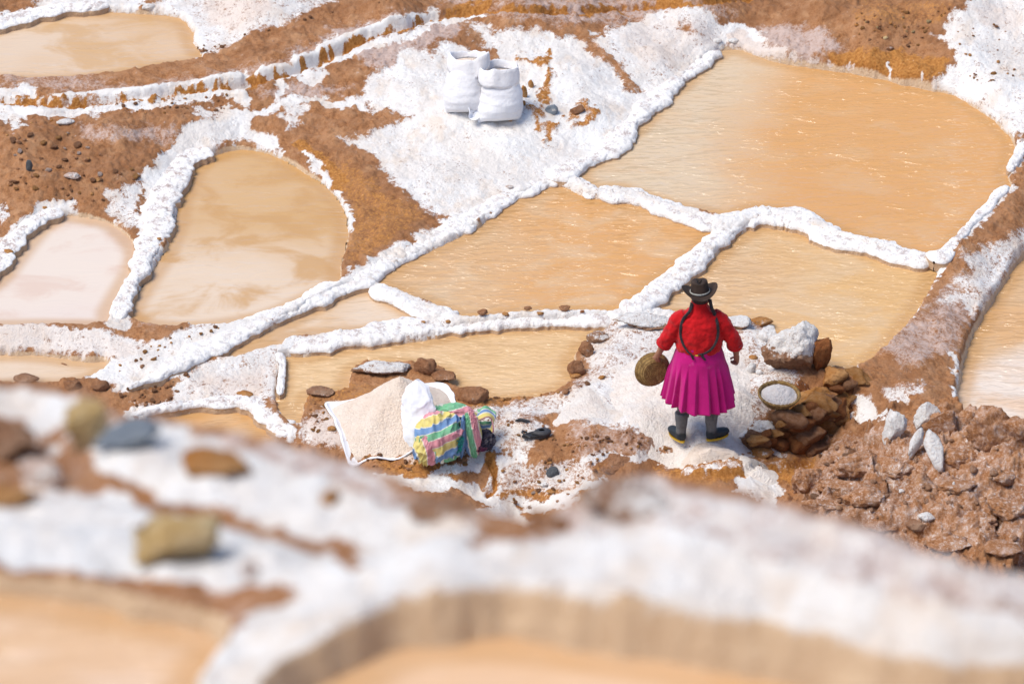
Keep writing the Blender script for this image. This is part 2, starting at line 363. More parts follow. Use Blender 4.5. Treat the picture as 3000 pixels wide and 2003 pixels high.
def pond_world(pts, zw, b, step=.05):
    P = np.array(pts, float); n = len(P); area = 0
    for i in range(n): area += P[i][0]*P[(i+1) % n][1]-P[(i+1) % n][0]*P[i][1]
    sg = 1 if area > 0 else -1; out = []
    for i in range(n):
        e = P[(i+1) % n]-P[i-1]; nrm = np.array([e[1], -e[0]])*sg; nrm /= np.linalg.norm(nrm)+1e-9   # outward (v down)
        out.append(unproj(P[i][0], P[i][1], zw+b*max(0, nrm[1]))[:2])
    return catmull(out, step, True)
POND = {k: (pond_world(*v), v[1], v[2]) for k, v in PONDS.items()}

# height of the land at surveyed spots
CTRL = [(-60,20,.5),(200,0,.45),(600,0,.5),(900,0,.55),(1200,0,.5),(1600,0,.4),(1900,0,.45),(2200,0,.5),(2400,0,.45),
 (0,190,.34),(300,190,.34),(500,150,.36),(620,120,.4),(800,60,.42),(0,230,.30),(300,225,.30),(560,195,.30),(800,110,.34),(1000,45,.38),(1300,25,.4),(1600,8,.38),
 (50,300,.36),(250,290,.34),(400,270,.28),(100,400,.30),(250,390,.28),(60,460,.22),(200,470,.2),(330,350,.26),(480,280,.26),(650,270,.24),(800,290,.22),(700,340,.2),(850,420,.16),(900,520,.12),(820,590,.12),
 (950,180,.30),(1050,240,.28),(1200,240,.26),(1300,150,.3),(1350,250,.22),(1150,330,.2),(1000,400,.17),(1200,420,.14),(1500,120,.26),(1600,60,.3),(1400,80,.32),
 (1800,100,.24),(1900,80,.34),(2000,100,.36),(2100,130,.34),(2000,30,.46),(2200,100,.38),(2280,180,.3),(2330,260,.22),(2348,420,.14),(2300,480,.12),
 (2200,570,.14),(2300,520,.16),(2240,640,.1),(2150,720,.12),(2180,780,.08),(2080,800,.12),(2100,880,.06),(2170,880,.0),(2000,860,.1),(2000,930,-.04),(2080,960,.0),(2150,960,.05),
 (100,770,.05),(300,780,.04),(430,750,.10),(100,800,-.0),(450,790,.06),(350,830,.06),(250,860,.03),(380,852,.06),(300,876,.04),(520,830,.0),(560,870,-.02),(450,890,-.03),(330,900,-.05),(600,900,-.04),(100,880,-.02),(200,890,-.02),(650,960,-.04),(250,960,-.12),(50,960,-.1),(400,1040,-.2),
 (720,930,.02),(760,960,.04),(850,900,.06),(900,960,.06),(1000,960,.06),(1080,920,.06),(1100,960,.07),(1000,1020,.05),(800,1000,.03),(1200,960,.08),(1250,1010,.07),(1130,1010,.07),
 (1330,880,.10),(1400,800,.12),(1450,750,.13),(1550,740,.13),(1650,740,.13),(1720,760,.13),(1500,850,.14),(1600,900,.14),(1700,900,.14),(1450,950,.12),(1350,960,.1),(1600,980,.11),(1700,980,.11),(1780,860,.14),(1850,830,.14),(1920,850,.12),(1760,930,.13),(1700,1010,.1),
 (1350,1000,.11),(1450,1000,.12),(1520,1030,.08),(1250,1030,.04),(1350,1040,.03),(1600,1035,.03),
 (850,1050,-.02),(950,1060,-.06),(1050,1060,-.05),(1150,1070,-.07),(1300,1070,-.06),(1450,1060,-.04),(1600,1065,-.12),(1720,1050,-.25),(1780,1052,-.34),(1880,1044,-.36),(1850,1075,-.36),(1700,1090,-.34),(1550,1095,-.28),(1400,1110,-.25),(1250,1110,-.22),(1130,1110,-.28),(1000,1110,-.24),(900,1090,-.2),
 (1100,1160,-.42),(1200,1170,-.45),(1300,1160,-.42),(1500,1140,-.4),(1740,1130,-.42),(1200,1230,-.6),(1500,1200,-.55),(800,1150,-.5),(600,1100,-.4),
 (1905,1000,-.34),(1960,990,-.18),(1840,1000,-.3),
 (1900,1100,-.2),(1830,1150,-.25),(1950,1060,.0),(2000,1010,.12),(2050,1080,.16),(2150,1060,.22),(2250,1000,.26),(2250,1100,.26),(2330,1050,.28),(2000,1150,.02),(2100,1180,.06),(2200,1200,.1),(2330,1200,.16),(2100,1260,-.1),(2250,1290,-.08),(2330,1320,-.1),(1950,1190,-.2),(2400,1150,.25)]
cw = np.array([[*unproj(u, v, z)[:2], z] for u, v, z in CTRL])
pc = []
for k, (poly, zw, b) in POND.items():
    pc += [[p[0], p[1], zw+b*.9] for p in poly[::4]]
cw = np.concatenate([cw, np.array(pc)])
cw = np.concatenate([cw, [[-13, -10, -.8], [0, -10, -.9], [13, -10, -.6], [-13, 0, .3], [13, 0, .1], [-13, 14, 1.2], [0, 14, 1.2], [13, 14, 1.2], [0, 25, 3], [-13, 25, 3], [13, 25, 3]]])
def idw(x, y, c, p=3.2, eps=.12):
    num = np.zeros(x.shape); den = np.zeros(x.shape)
    for cx, cy, cz in c:
        wt = 1/((x-cx)**2+(y-cy)**2+eps*eps)**(p/2); num += wt*cz; den += wt
    return num/den
def axis(lo, a, b, hi, st, nc):
    g = np.geomspace(1, 12, nc); 
    L = a-(a-lo)*np.cumsum(g)/g.sum(); H = b+(hi-b)*np.cumsum(g)/g.sum()
    return np.concatenate([L[::-1], np.arange(a, b, st), [b], H])
gx = axis(-14, -5.0, 5.0, 14, .012, 18); gy = axis(-13, -4.4, 7.9, 28, .014, 18)
X, Y = np.meshgrid(gx, gy, indexing='ij')
# base land interpolated on a coarse net first
qx = np.arange(-14.2, 14.4, .06); qy = np.arange(-13.2, 28.4, .06)
QX, QY = np.meshgrid(qx, qy, indexing='ij'); msk = (np.abs(QX) < 5.4) & (QY > -5) & (QY < 8.4)
QZ = np.zeros(QX.shape); QZ[msk] = idw(QX[msk], QY[msk], cw)
far = cw[::3]
cx_ = QX[::8, ::8]; fz = idw(cx_, QY[::8, ::8], far)
def bil(gx0, gy0, dx, dy, A, x, y):
    fx = np.clip((x-gx0)/dx, 0, A.shape[0]-1.001); fy = np.clip((y-gy0)/dy, 0, A.shape[1]-1.001); i = fx.astype(int); j = fy.astype(int); fx = fx-i; fy = fy-j
    return (A[i, j]*(1-fx)+A[i+1, j]*fx)*(1-fy)+(A[i, j+1]*(1-fx)+A[i+1, j+1]*fx)*fy
QZ = np.where(msk, QZ, bil(qx[0], qy[0], .48, .48, fz, QX, QY))
for _ in range(2):
    QZ[1:-1, 1:-1] = (QZ[1:-1, 1:-1]*2+QZ[:-2, 1:-1]+QZ[2:, 1:-1]+QZ[1:-1, :-2]+QZ[1:-1, 2:])/6
Z = bil(qx[0], qy[0], .06, .06, QZ, X, Y)

# masks of what covers the land
n_lo = fbm2(X*2.2, Y*2.2, 4, 11); n_mid = fbm2(X*7, Y*7, 4, 21); n_hi = fbm2(X*24, Y*24, 3, 31)
U, Vv = proj(X, Y, Z)
U = U+(n_mid-.5)*42+(n_hi-.5)*22; Vv = Vv+(fbm2(X*7+40, Y*7, 4, 41)-.5)*32+(fbm2(X*24+9, Y*24, 3, 51)-.5)*16
salt = np.zeros(X.shape); ochre = np.zeros(X.shape); pale = np.zeros(X.shape)+.04; pink = .28*sstep(.45, .65, n_lo); silt = np.zeros(X.shape)
def paint(A, pts, val=1.0, feather=10, r=None, mode='max', closed=True):
    p = np.array(pts); ex = feather+(r or 0)+4
    m = (U > p[:, 0].min()-ex) & (U < p[:, 0].max()+ex) & (Vv > p[:, 1].min()-ex) & (Vv < p[:, 1].max()+ex)
    if not m.any(): return
    u = U[m]; v = Vv[m]
    d = seg_dist(u, v, pts, False)-r if r is not None else sdf(u, v, pts)
    t = sstep(feather, -feather, d)
    if mode == 'max': A[m] = np.maximum(A[m], t*val)
    else: A[m] = A[m]*(1-t)+val*t
def L(A, pts, r, val=1.0, feather=6, mode='max'): paint(A, pts, val, feather, r, mode)
# -- salt
L(salt, [(-40,75),(0,60),(60,35),(130,20),(230,8),(310,8)], 17); paint(salt, [(360,-30),(780,-30),(760,0),(700,35),(600,70),(520,110),(470,128),(450,120),(448,80),(430,45),(390,28),(340,25)], .72, 12); paint(pink, [(450,-30),(640,-30),(620,40),(520,80),(470,60)], .7, 20)
L(salt, [(380,18),(425,40),(447,75),(458,118)], 15)
L(salt, [(-40,213),(0,214),(80,214)], 12); L(salt, [(120,230),(160,224),(300,216),(420,203),(540,180),(560,176)], 10)
L(salt, [(-40,248),(0,248),(100,262),(180,250),(300,234),(420,216),(520,210),(560,226)], 12); L(salt, [(0,265),(60,262),(30,285)], 12, .8); L(salt, [(140,262),(260,250),(360,236),(480,225)], 9, .75)
L(salt, [(600,172),(680,142),(780,97),(850,72),(930,45),(1000,30)], 11); L(salt, [(640,180),(720,150),(800,126),(860,105),(940,72),(1010,48),(1100,36)], 10, .95); L(salt, [(700,180),(735,175)], 16, .9); L(salt, [(640,240),(650,210),(640,190)], 10, .8)
paint(salt, [(820,235),(840,182),(880,150),(935,112),(980,112),(1000,132),(1022,95),(1060,112),(1100,132),(1145,138),(1110,105),(1080,72),(1080,52),(1130,72),(1200,68),(1265,74),(1310,88),(1345,102),(1385,145),(1425,185),(1455,215),(1500,215),(1530,190),(1600,140),(1660,105),(1640,130),(1560,200),(1480,270),(1420,330),(1350,375),(1290,400),(1200,440),(1100,500),(1045,500),(1000,480),(950,462),(925,430),(880,405),(850,352),(790,332),(770,318),(830,312),(890,288),(935,272),(900,254),(850,252)], .86, 14)
paint(salt, [(1355,85),(1380,60),(1450,50),(1560,18),(1600,8),(1650,50),(1690,85),(1640,105),(1590,140),(1530,190),(1470,228),(1440,180),(1400,130)], .78, 10); paint(pink, [(1380,60),(1600,20),(1680,80),(1560,150),(1480,180)], .55, 30)
L(salt, [(1690,95),(1740,118),(1830,145),(1900,158),(1965,172)], 19, .9); L(pink, [(1690,95),(1740,118),(1830,145),(1900,158),(1965,172)], 26, .75); L(salt, [(1660,70),(1710,75),(1740,90)], 16, .9)
L(salt, [(2000,180),(2035,178),(2033,142)], 7, .9); L(salt, [(2090,192),(2108,172)], 6, .9); L(salt, [(1975,168),(1990,155)], 7, .8)
paint(salt, [(2110,204),(2149,187),(2165,160),(2179,140),(2185,110),(2152,80),(2179,33),(2215,13),(2249,-30),(2460,-30),(2460,290),(2335,305),(2315,322),(2302,297),(2249,260),(2199,230)], .80, 10); paint(pink, [(2210,10),(2348,0),(2348,90),(2240,60)], .6, 20)
L(salt, [(2348,330),(2330,360),(2310,392)], 12, .95); L(salt, [(2318,420),(2270,470),(2220,520),(2190,552),(2150,580)], 9, .9)
paint(salt, R(0, [(930,1568),(1000,1400),(980,1220),(1080,1100),(1180,1000),(1280,870),(1450,800),(1600,735),(1760,775),(1720,880),(1900,930),(1950,1050),(1830,1000),(1700,970),(1560,960),(1480,1060),(1380,1150),(1290,1250),(1260,1480),(1210,1568),(1100,1750),(1000,1900),(900,2100),(740,2180),(850,1950),(900,1760)]), .92, 9)
L(salt, [(540,262),(600,256),(650,238),(720,232),(830,238)], 10, .95); paint(salt, [(640,245),(725,238),(690,275),(660,300)], .72, 12); L(salt, [(450,262),(520,245),(545,270),(480,290)], 12, .7)
paint(salt, [(235,480),(250,432),(285,440),(325,400),(318,520),(300,532),(265,512)], .66, 10); L(salt, [(700,360),(735,400),(770,440),(795,490),(800,520)], 9, .9)
L(salt, [(-40,650),(0,600),(30,560),(60,520),(100,490),(145,482)], 17, .95); L(salt, [(0,470),(10,500)], 10, .7)
paint(salt, [(-60,748),(100,752),(200,760),(280,770),(335,790),(290,822),(200,812),(100,806),(-60,802)], .82, 8); paint(pink, [(-60,740),(200,755),(330,790),(280,830),(-60,810)], .6, 14)
paint(salt, [(185,852),(300,806),(400,770),(480,742),(560,725),(640,700),(700,690),(560,775),(470,825),(420,862),(350,878),(290,878),(200,868)], .86, 9); L(salt, [(450,742),(520,728),(590,718)], 10, .85)
paint(salt, R(3, [(1140,1250),(1170,1100),(1260,1000),(1500,890),(1700,815),(1880,800),(1945,860),(1905,1200),(1750,1180),(1640,1150),(1450,1150),(1300,1220)]), .72, 10); paint(pink, R(3, [(1200,1150),(1400,1000),(1850,950),(1850,1150),(1500,1150)]), .7, 30)
# working platform
paint(salt, [(1330,760),(1450,730),(1730,740),(1800,760),(1840,860),(1760,960),(1700,1010),(1500,1000),(1400,960),(1280,950),(1140,960),(1150,925),(1280,900),(1350,860)], .62, 16); paint(salt, [(1250,940),(1330,880),(1400,850),(1480,820),(1500,1000),(1300,960)], .82, 20)
paint(salt, [(680,960),(760,920),(1040,930),(1060,960),(950,1060),(760,1030),(690,1015)], .66, 12); paint(pink, [(680,940),(760,900),(1040,900),(1080,980),(950,1070),(740,1050)], .95, 14)
paint(salt, [(1050,930),(1190,940),(1270,985),(1200,1030),(1000,1045),(1060,1000)], .6, 14)
# below the platform
L(salt, [(880,1100),(980,1105),(1070,1115),(1140,1160),(1180,1180)], 15, .95); L(salt, [(1000,1085),(1060,1070),(1110,1050),(1130,1035)], 12, .8); L(salt, [(1130,1120),(1150,1060),(1190,1040)], 16, .85)
L(salt, [(1160,1140),(1210,1155),(1290,1145),(1380,1110)], 11, .9); L(salt, [(1190,1175),(1260,1160),(1330,1150)], 6, .95); L(salt, [(1100,1175),(1180,1195),(1230,1205)], 13, .9); paint(salt, [(1120,1060),(1330,1050),(1380,1090),(1300,1130),(1150,1130)], .56, 20); L(salt, [(1330,1055),(1450,1045),(1600,1060)], 12, .7)
L(salt, [(1600,1062),(1700,1050),(1780,1042),(1890,1040)], 5, .95, 4); L(salt, [(1700,1110),(1760,1120),(1780,1135),(1760,1150)], 20, .85)
paint(salt, [(1560,1075),(1700,1062),(1850,1060),(1840,1075),(1700,1085),(1560,1098)], .5, 8)
# right ridge
paint(salt, R(5, [(2347,0),(2600,0),(2600,150),(2347,210),(2260,290),(2200,400),(2050,560),(1990,650),(1900,560),(1760,530),(1850,420),(1950,300),(1900,180),(2100,100)]), .66, 22)
L(salt, R(5, [(1880,70),(1800,140),(1790,230),(1720,300),(1690,380),(1640,480),(1590,590),(1500,680),(1350,800),(1250,890),(1180,960)]), 9, .82); paint(salt, R(5, [(1640,160),(1830,140),(1800,250),(1720,280)]), .9, 6)
L(salt, R(5, [(1830,860),(1870,1000),(1880,1120),(1900,1210)]), 9, .75); paint(salt, R(5, [(1140,1300),(1200,1160),(1300,1160),(1330,1290),(1250,1350)]), .8, 10); paint(salt, R(5, [(1400,1080),(1500,1060),(1690,1080),(1690,1150),(1560,1150),(1540,1240),(1420,1200)]), .62, 12)
L(salt, R(5, [(1150,1310),(1300,1340),(1400,1350)]), 10, .85)
# dust, ochre, bare patches
paint(pale, [(0,130),(300,190),(600,140),(900,20),(1100,20),(800,110),(560,190),(200,215),(0,205)], .55, 20); paint(pale, [(150,280),(400,290),(420,330),(200,330)], .6, 20); paint(pale, [(750,60),(1000,40),(1080,60),(960,130),(850,170)], .75, 18); paint(pale, [(560,210),(700,190),(820,200),(700,235)], .7, 18); paint(pale, [(1700,60),(1900,60),(1950,110),(1850,140),(1740,110)], .75, 22); paint(pale, [(1000,0),(1600,-20),(1700,40),(1300,60),(1100,40)], .65, 20)
paint(pale, [(2000,800),(2130,700),(2220,600),(2300,560),(2200,800),(2100,860)], .6, 25); paint(pale, [(1900,1000),(2348,950),(2460,1350),(1800,1250)], .44, 30); paint(pale, [(1300,960),(1450,960),(1700,1000),(1750,1040),(1300,1050)], .5, 20); paint(pale, [(300,730),(430,745),(300,765)], .4, 15)
paint(ochre, [(760,360),(830,380),(900,440),(1000,490),(900,560),(800,620),(780,560),(800,480)], .5, 18); L(ochre, [(690,340),(745,380),(780,420)], 18, .7); paint(ochre, [(1900,120),(2050,110),(2170,130),(2150,190),(2050,195),(1900,165)], .85, 14); paint(ochre, [(1960,0),(2200,0),(2160,60),(1950,60)], .45, 20); paint(ochre, [(850,170),(950,110),(1020,90),(900,140)], .5, 12)
L(ochre, [(300,850),(420,795),(520,755)], 10, .8); paint(ochre, [(1120,1050),(1600,1000),(1560,1040),(1300,1070)], .4, 20); paint(ochre, [(850,1050),(1050,1050),(1100,1130),(900,1100)], .6, 20); paint(ochre, [(1000,930),(1130,900),(1300,890),(1280,940),(1080,960)], .5, 15); paint(ochre, [(680,920),(800,870),(1050,880),(780,950)], .5, 15); paint(ochre, [(1100,1100),(1400,1060),(1400,1180),(1150,1190)], .6, 20); paint(ochre, [(1500,1070),(1880,1050),(1850,1110),(1550,1110)], .7, 10)
for p in ([(1230,230),(1260,170),(1250,200),(1245,240)], [(1300,270),(1340,240),(1370,260),(1320,290)], [(1230,300),(1270,290),(1250,330)], [(1215,250),(1240,260),(1230,285)]):
    L(salt, p, 8, .25, 7, 'mix'); L(ochre, p, 12, .9)
L(salt, [(1080,70),(1110,105),(1140,140)], 6, .2, 6, 'mix'); L(salt, [(1350,100),(1400,140),(1450,215)], 7, .2, 6, 'mix'); L(salt, [(1560,60),(1600,70)], 8, .3, 8, 'mix')
L(salt, [(1185,130),(1250,150),(1262,120)], 6, .15, 6, 'mix'); L(ochre, [(1185,130),(1250,150),(1262,120)], 10, 1)
# brine channel running along the slope
CHAN = [(-60,224),(0,228),(100,240),(170,243),(260,236),(400,217),(480,203),(545,197),(610,183),(700,150),(790,112),(850,82),(930,53),(1030,32),(1130,16),(1230,22),(1330,24),(1400,20),(1560,8),(1720,-4)]
L(ochre, CHAN, 9, 1.2, 5); L(salt, CHAN, 4, 0, 4, 'mix'); L(pale, CHAN, 9, 0, 5, 'mix')
CHAN2 = [(1560,1105),(1640,1092),(1740,1080),(1850,1066)]; L(ochre, CHAN2, 9, 1.2, 6); L(salt, CHAN2, 6, 0, 4, 'mix')
L(ochre, [(1120,1050),(1135,1075),(1140,1100),(1120,1130)], 9, 1.2, 6); L(salt, [(1120,1050),(1135,1075),(1140,1100),(1120,1130)], 8, 0, 5, 'mix')
U0, V0 = proj(X, Y, Z)
def chan_cut(pts, r, depth):
    global Z
    m = (V0 > min(p[1] for p in pts)-30) & (V0 < max(p[1] for p in pts)+30)
    d = seg_dist(U0[m]+(n_mid[m]-.5)*12, V0[m]+(n_hi[m]-.5)*6, pts, False); Z[m] -= depth*sstep(r, r*.3, d)
for pts_, r_, hgt_ in (([(-60,240),(0,246),(100,258),(200,249),(300,235),(420,217),(520,209),(560,216)], 8, .03), ([(120,231),(160,227),(240,221),(320,214),(420,201),(500,187),(550,179)], 9, .04), ([(598,174),(660,150),(740,116),(810,86),(880,60),(930,44)], 9, .04)):
    m = (V0 > 0) & (V0 < 290); d_ = seg_dist(U0[m], V0[m], pts_, False); Z[m] += hgt_*sstep(r_*1.4, r_*.5, d_)*(.6+.8*n_mid[m])
chan_cut(CHAN, 11, .07); chan_cut(CHAN2, 12, .05); chan_cut([(1120,1050),(1135,1075),(1140,1100),(1120,1130)], 10, .07)

paint(salt, [(1830,1160),(1920,1060),(2000,1010),(2348,980),(2460,1350),(2000,1280)], .20, 30)
Zb = Z.copy()
# relief: clods on bare earth, gentle crust on salt
sal = sstep(.35, .65, salt+(n_mid-.5)*.6)
c1, r1 = cell2(X*6, Y*6, 61); c2, r2 = cell2(X*15, Y*15, 71); c3, r3 = cell2(X*34, Y*34, 81)
clod = .05*np.maximum(0, r1-.45)*np.sqrt(np.maximum(0, 1-(c1/.62)**2))+.03*np.maximum(0, r2-.3)*np.sqrt(np.maximum(0, 1-(c2/.6)**2))+.014*np.maximum(0, r3-.2)*np.sqrt(np.maximum(0, 1-(c3/.6)**2))
mound = np.zeros(X.shape); paint(mound, [(1800,1160),(1900,1050),(1960,990),(2060,940),(2200,940),(2460,930),(2460,1400),(2000,1300)], 1, 25)
smooth_e = np.zeros(X.shape); paint(smooth_e, [(2000,840),(2150,680),(2348,520),(2348,600),(2200,820),(2170,940),(2050,900)], 1, 25); paint(smooth_e, [(0,130),(600,130),(900,20),(900,60),(560,190),(0,205)], .7, 20); paint(smooth_e, [(760,340),(1000,480),(850,620),(780,600)], .6, 20)
Z += (1-sal*.85)*clod*(1-.75*smooth_e)*.85 + (fbm2(X*3.1, Y*3.1, 3, 91)-.5)*.07*(1-.5*sal) + (n_mid-.5)*.035 + (n_hi-.5)*.016*(1+.6*(1-sal))
c4, r4 = cell2(X*3.2+n_mid*.5, Y*3.2, 101)
c5, r5 = cell2(X*1.7+n_mid*.4, Y*1.7+n_lo*.3, 111)
Z += mound*(.22*np.maximum(0, r5-.25)*np.sqrt(np.maximum(0, 1-(c5/.72)**2))+.15*np.maximum(0, r4-.2)*np.sqrt(np.maximum(0, 1-(c4/.7)**2))+(n_mid-.5)*.11+clod*1.0)
flat_ = np.zeros(X.shape); paint(flat_, [(740,915),(785,900),(860,870),(980,862),(1030,868),(1052,930),(990,985),(920,1015),(790,1005)], .92, 12); paint(flat_, [(1400,858),(1440,820),(1520,790),(1620,785),(1700,800),(1735,850),(1742,930),(1715,985),(1640,1015),(1560,1018),(1490,1000),(1425,950)], .75, 20)
Z = lerp(Z, Zb, flat_)
def base_z(x, y): 
    i = np.clip(np.searchsorted(gx, x)-1, 0, len(gx)-2); jj = np.clip(np.searchsorted(gy, y)-1, 0, len(gy)-2); return Zb[i, jj]
# banks, then pond beds
edge_n = (n_mid-.5)*.05+(n_hi-.5)*.035
SD = {}
for k, (poly, zw, b) in POND.items():
    m = (X > poly[:, 0].min()-.5) & (X < poly[:, 0].max()+.5) & (Y > poly[:, 1].min()-.5) & (Y < poly[:, 1].max()+.5)
    d = sdf(X[m], Y[m], poly[::2]); SD[k] = (m, d)
    wgt = sstep(.26, .03, d); Z[m] = lerp(Z[m], np.maximum(Z[m], zw+b+(n_hi[m]-.5)*.012), wgt)
for k, (poly, zw, b) in POND.items():
    m, d = SD[k]; dn = d+edge_n[m]*.8
    t = sstep(.05, -.03, dn); Z[m] = lerp(Z[m], zw-.09, t)
    silt[m] = np.maximum(silt[m], sstep(.04, .012, dn)*1.0)
for (pts_, wd_) in DIKE_UV:
    L(salt, pts_, wd_*.55, .85, 10)
for k, (poly, zw, b) in POND.items():
    m, d = SD[k]; salt[m] *= 1-sstep(.03, .005, d+edge_n[m]*.8)
pale = np.maximum(pale, .62*sstep(.12, .5, salt+(n_mid-.5)*.5))
LAND = dict(salt=salt.ravel(), ochre=ochre.ravel(), pale=pale.ravel(), pink=pink.ravel(), silt=silt.ravel())
land = obj('ground', meshdata('ground', np.stack([X.ravel(), Y.ravel(), Z.ravel()], 1), quads(len(gx), len(gy)), LAND), M['earth'])
tag(land, 'red-brown earth and white salt crust of the terraced valley', None, None, 'structure')

# regular height lookup for standing things on the land
hx = np.arange(-5, 5, .02); hy = np.arange(-4.4, 7.9, .02)
def ground_z(x, y):
    i = np.clip(np.searchsorted(gx, x)-1, 0, len(gx)-2); j = np.clip(np.searchsorted(gy, y)-1, 0, len(gy)-2)
    fx = (x-gx[i])/(gx[i+1]-gx[i]); fy = (y-gy[j])/(gy[j+1]-gy[j])
    return (Z[i, j]*(1-fx)+Z[i+1, j]*fx)*(1-fy)+(Z[i, j+1]*(1-fx)+Z[i+1, j+1]*fx)*fy
def hit(u, v):
    a = (u-IW/2)/FP; b = -(v-IH/2)/FP; d = np.array([a, cp+b*sp, -sp+b*cp])
    t = np.linspace(42, 60, 1500); p = CAM+d*t[:, None]
    g = ground_z(p[:, 0], p[:, 1]); k = np.argmax(p[:, 2] < g)
    q = p[k]; return np.array([q[0], q[1], ground_z(q[0], q[1])])

# ------------------------------------------------------------------ water sheets
tan = (.575, .375, .205); ora = (.58, .31, .12); bei = (.59, .455, .305); pal = (.64, .505, .375); wht = (.68, .58, .49); dko = (.55, .27, .075)
WAT = {'top_left': (tan, pal, (.54, .33, .15), .12, 1), 'upper_right': (bei, ora, tan, .36, 2.35), 'centre': (tan, ora, bei, .62, 3), 'behind_woman': (tan, (.60, .375, .17), bei, .6, 9), 'wedge': (pal, tan, tan, .15, 5), 'lower_centre': ((.62, .41, .21), (.66, .46, .26), tan, .6, 6),
       'left': (pal, (.55, .345, .16), (.50, .285, .11), .10, 7.7), 'far_left': (wht, (.66, .56, .49), (.62, .47, .38), .05, 8), 'bottom_left': (pal, tan, pal, .15, 9), 'small_low': (ora, tan, ora, .2, 10), 'right_edge': (tan, wht, ora, .42, 11)}
POND_LABEL = {'top_left': 'shallow beige brine in the pond at the top left corner', 'upper_right': 'wide orange-beige brine of the largest pond at the upper right', 'centre': 'rippled orange brine of the four-sided pond in the middle', 'behind_woman': 'rippled golden brine of the pond just beyond the woman', 'wedge': 'pale brine in the narrow wedge-shaped pond', 'lower_centre': 'rippled tan brine of the pond in front of the striped bundle and platform',
 'left': 'smooth ochre brine of the tongue-shaped pond on the left', 'far_left': 'whitish nearly dry brine of the pond at the left edge', 'bottom_left': 'thin strip of pale brine under the crusted bank at left', 'small_low': 'small orange pond behind the blurred grey stone', 'right_edge': 'pale rippled brine of the pond cut by the right edge'}
TONE = {'upper_right': lambda u, v: sstep(1520, 2020, u+(v-200)*.35), 'right_edge': lambda u, v: sstep(760, 900, v+(u-2250)*.3), 'left': lambda u, v: sstep(760, 400, v-(u-500)*.2)*.8, 'centre': lambda u, v: .25+.7*sstep(1000, 1450, u), 'behind_woman': lambda u, v: .3+.5*sstep(1650, 2000, u)}
def sheet(poly, z, grow, step=.06):
    c = poly.mean(0); P = poly; n = len(P); e = np.roll(P, -1, 0)-np.roll(P, 1, 0); nr = np.stack([e[:, 1], -e[:, 0]], 1); nr /= np.linalg.norm(nr, axis=1)[:, None]+1e-9
    a = np.sum(P[:, 0]*np.roll(P[:, 1], -1)-np.roll(P[:, 0], -1)*P[:, 1])
    if a < 0: nr = -nr
    G = P+nr*grow
    bm = bmesh.new(); vs = [bm.verts.new((x, y, z)) for x, y in G[::2]]
    bm.faces.new(vs); bmesh.ops.triangulate(bm, faces=bm.faces[:])
    bmesh.ops.recalc_face_normals(bm, faces=bm.faces[:])
    if sum(f.normal.z for f in bm.faces) < 0: bmesh.ops.reverse_faces(bm, faces=bm.faces[:])
    return bm
def water(k, poly, zw, spec, label, grow=.05):
    # grid sheet cut to the pond, with a shore mask for the darker rim: painted bank reflection and shallows
    st = .025; x0, x1, y0, y1 = poly[:, 0].min()-.12, poly[:, 0].max()+.12, poly[:, 1].min()-.12, poly[:, 1].max()+.12
    ax_ = np.arange(x0, x1+st, st); ay_ = np.arange(y0, y1+st, st); GX, GY = np.meshgrid(ax_, ay_, indexing='ij')
    d = sdf(GX, GY, poly[::2]); keep = d < grow+st*.5
    q = quads(len(ax_), len(ay_)); kf = keep.ravel()[q].all(1); q = q[kf]
    used = np.unique(q); remap = -np.ones(GX.size, int); remap[used] = np.arange(len(used))
    V = np.stack([GX.ravel(), GY.ravel(), np.full(GX.size, zw)], 1)[used]
    shore = sstep(-.16, -.05, d.ravel()[used]); uu, vv = proj(V[:, 0], V[:, 1], V[:, 2])
    tone = fbm2(V[:, 0]*.9+7*len(k), V[:, 1]*.9, 3, len(k))*.9
    if k in TONE: tone = .35*(tone-.45)+TONE[k](uu, vv)
    o = obj('water', meshdata('water', V, remap[q], {'shore': shore, 'tone': tone}), water_mat('brine '+k, spec[0], spec[1], spec[2], spec[3], spec[4], 1.0, .8 if spec[3] < .3 else .4))
    return tag(o, label, None, None, 'structure')
for k, (poly, zw, b) in POND.items(): water(k, poly, zw, WAT[k], POND_LABEL[k], .025 if k == 'left' else .05)

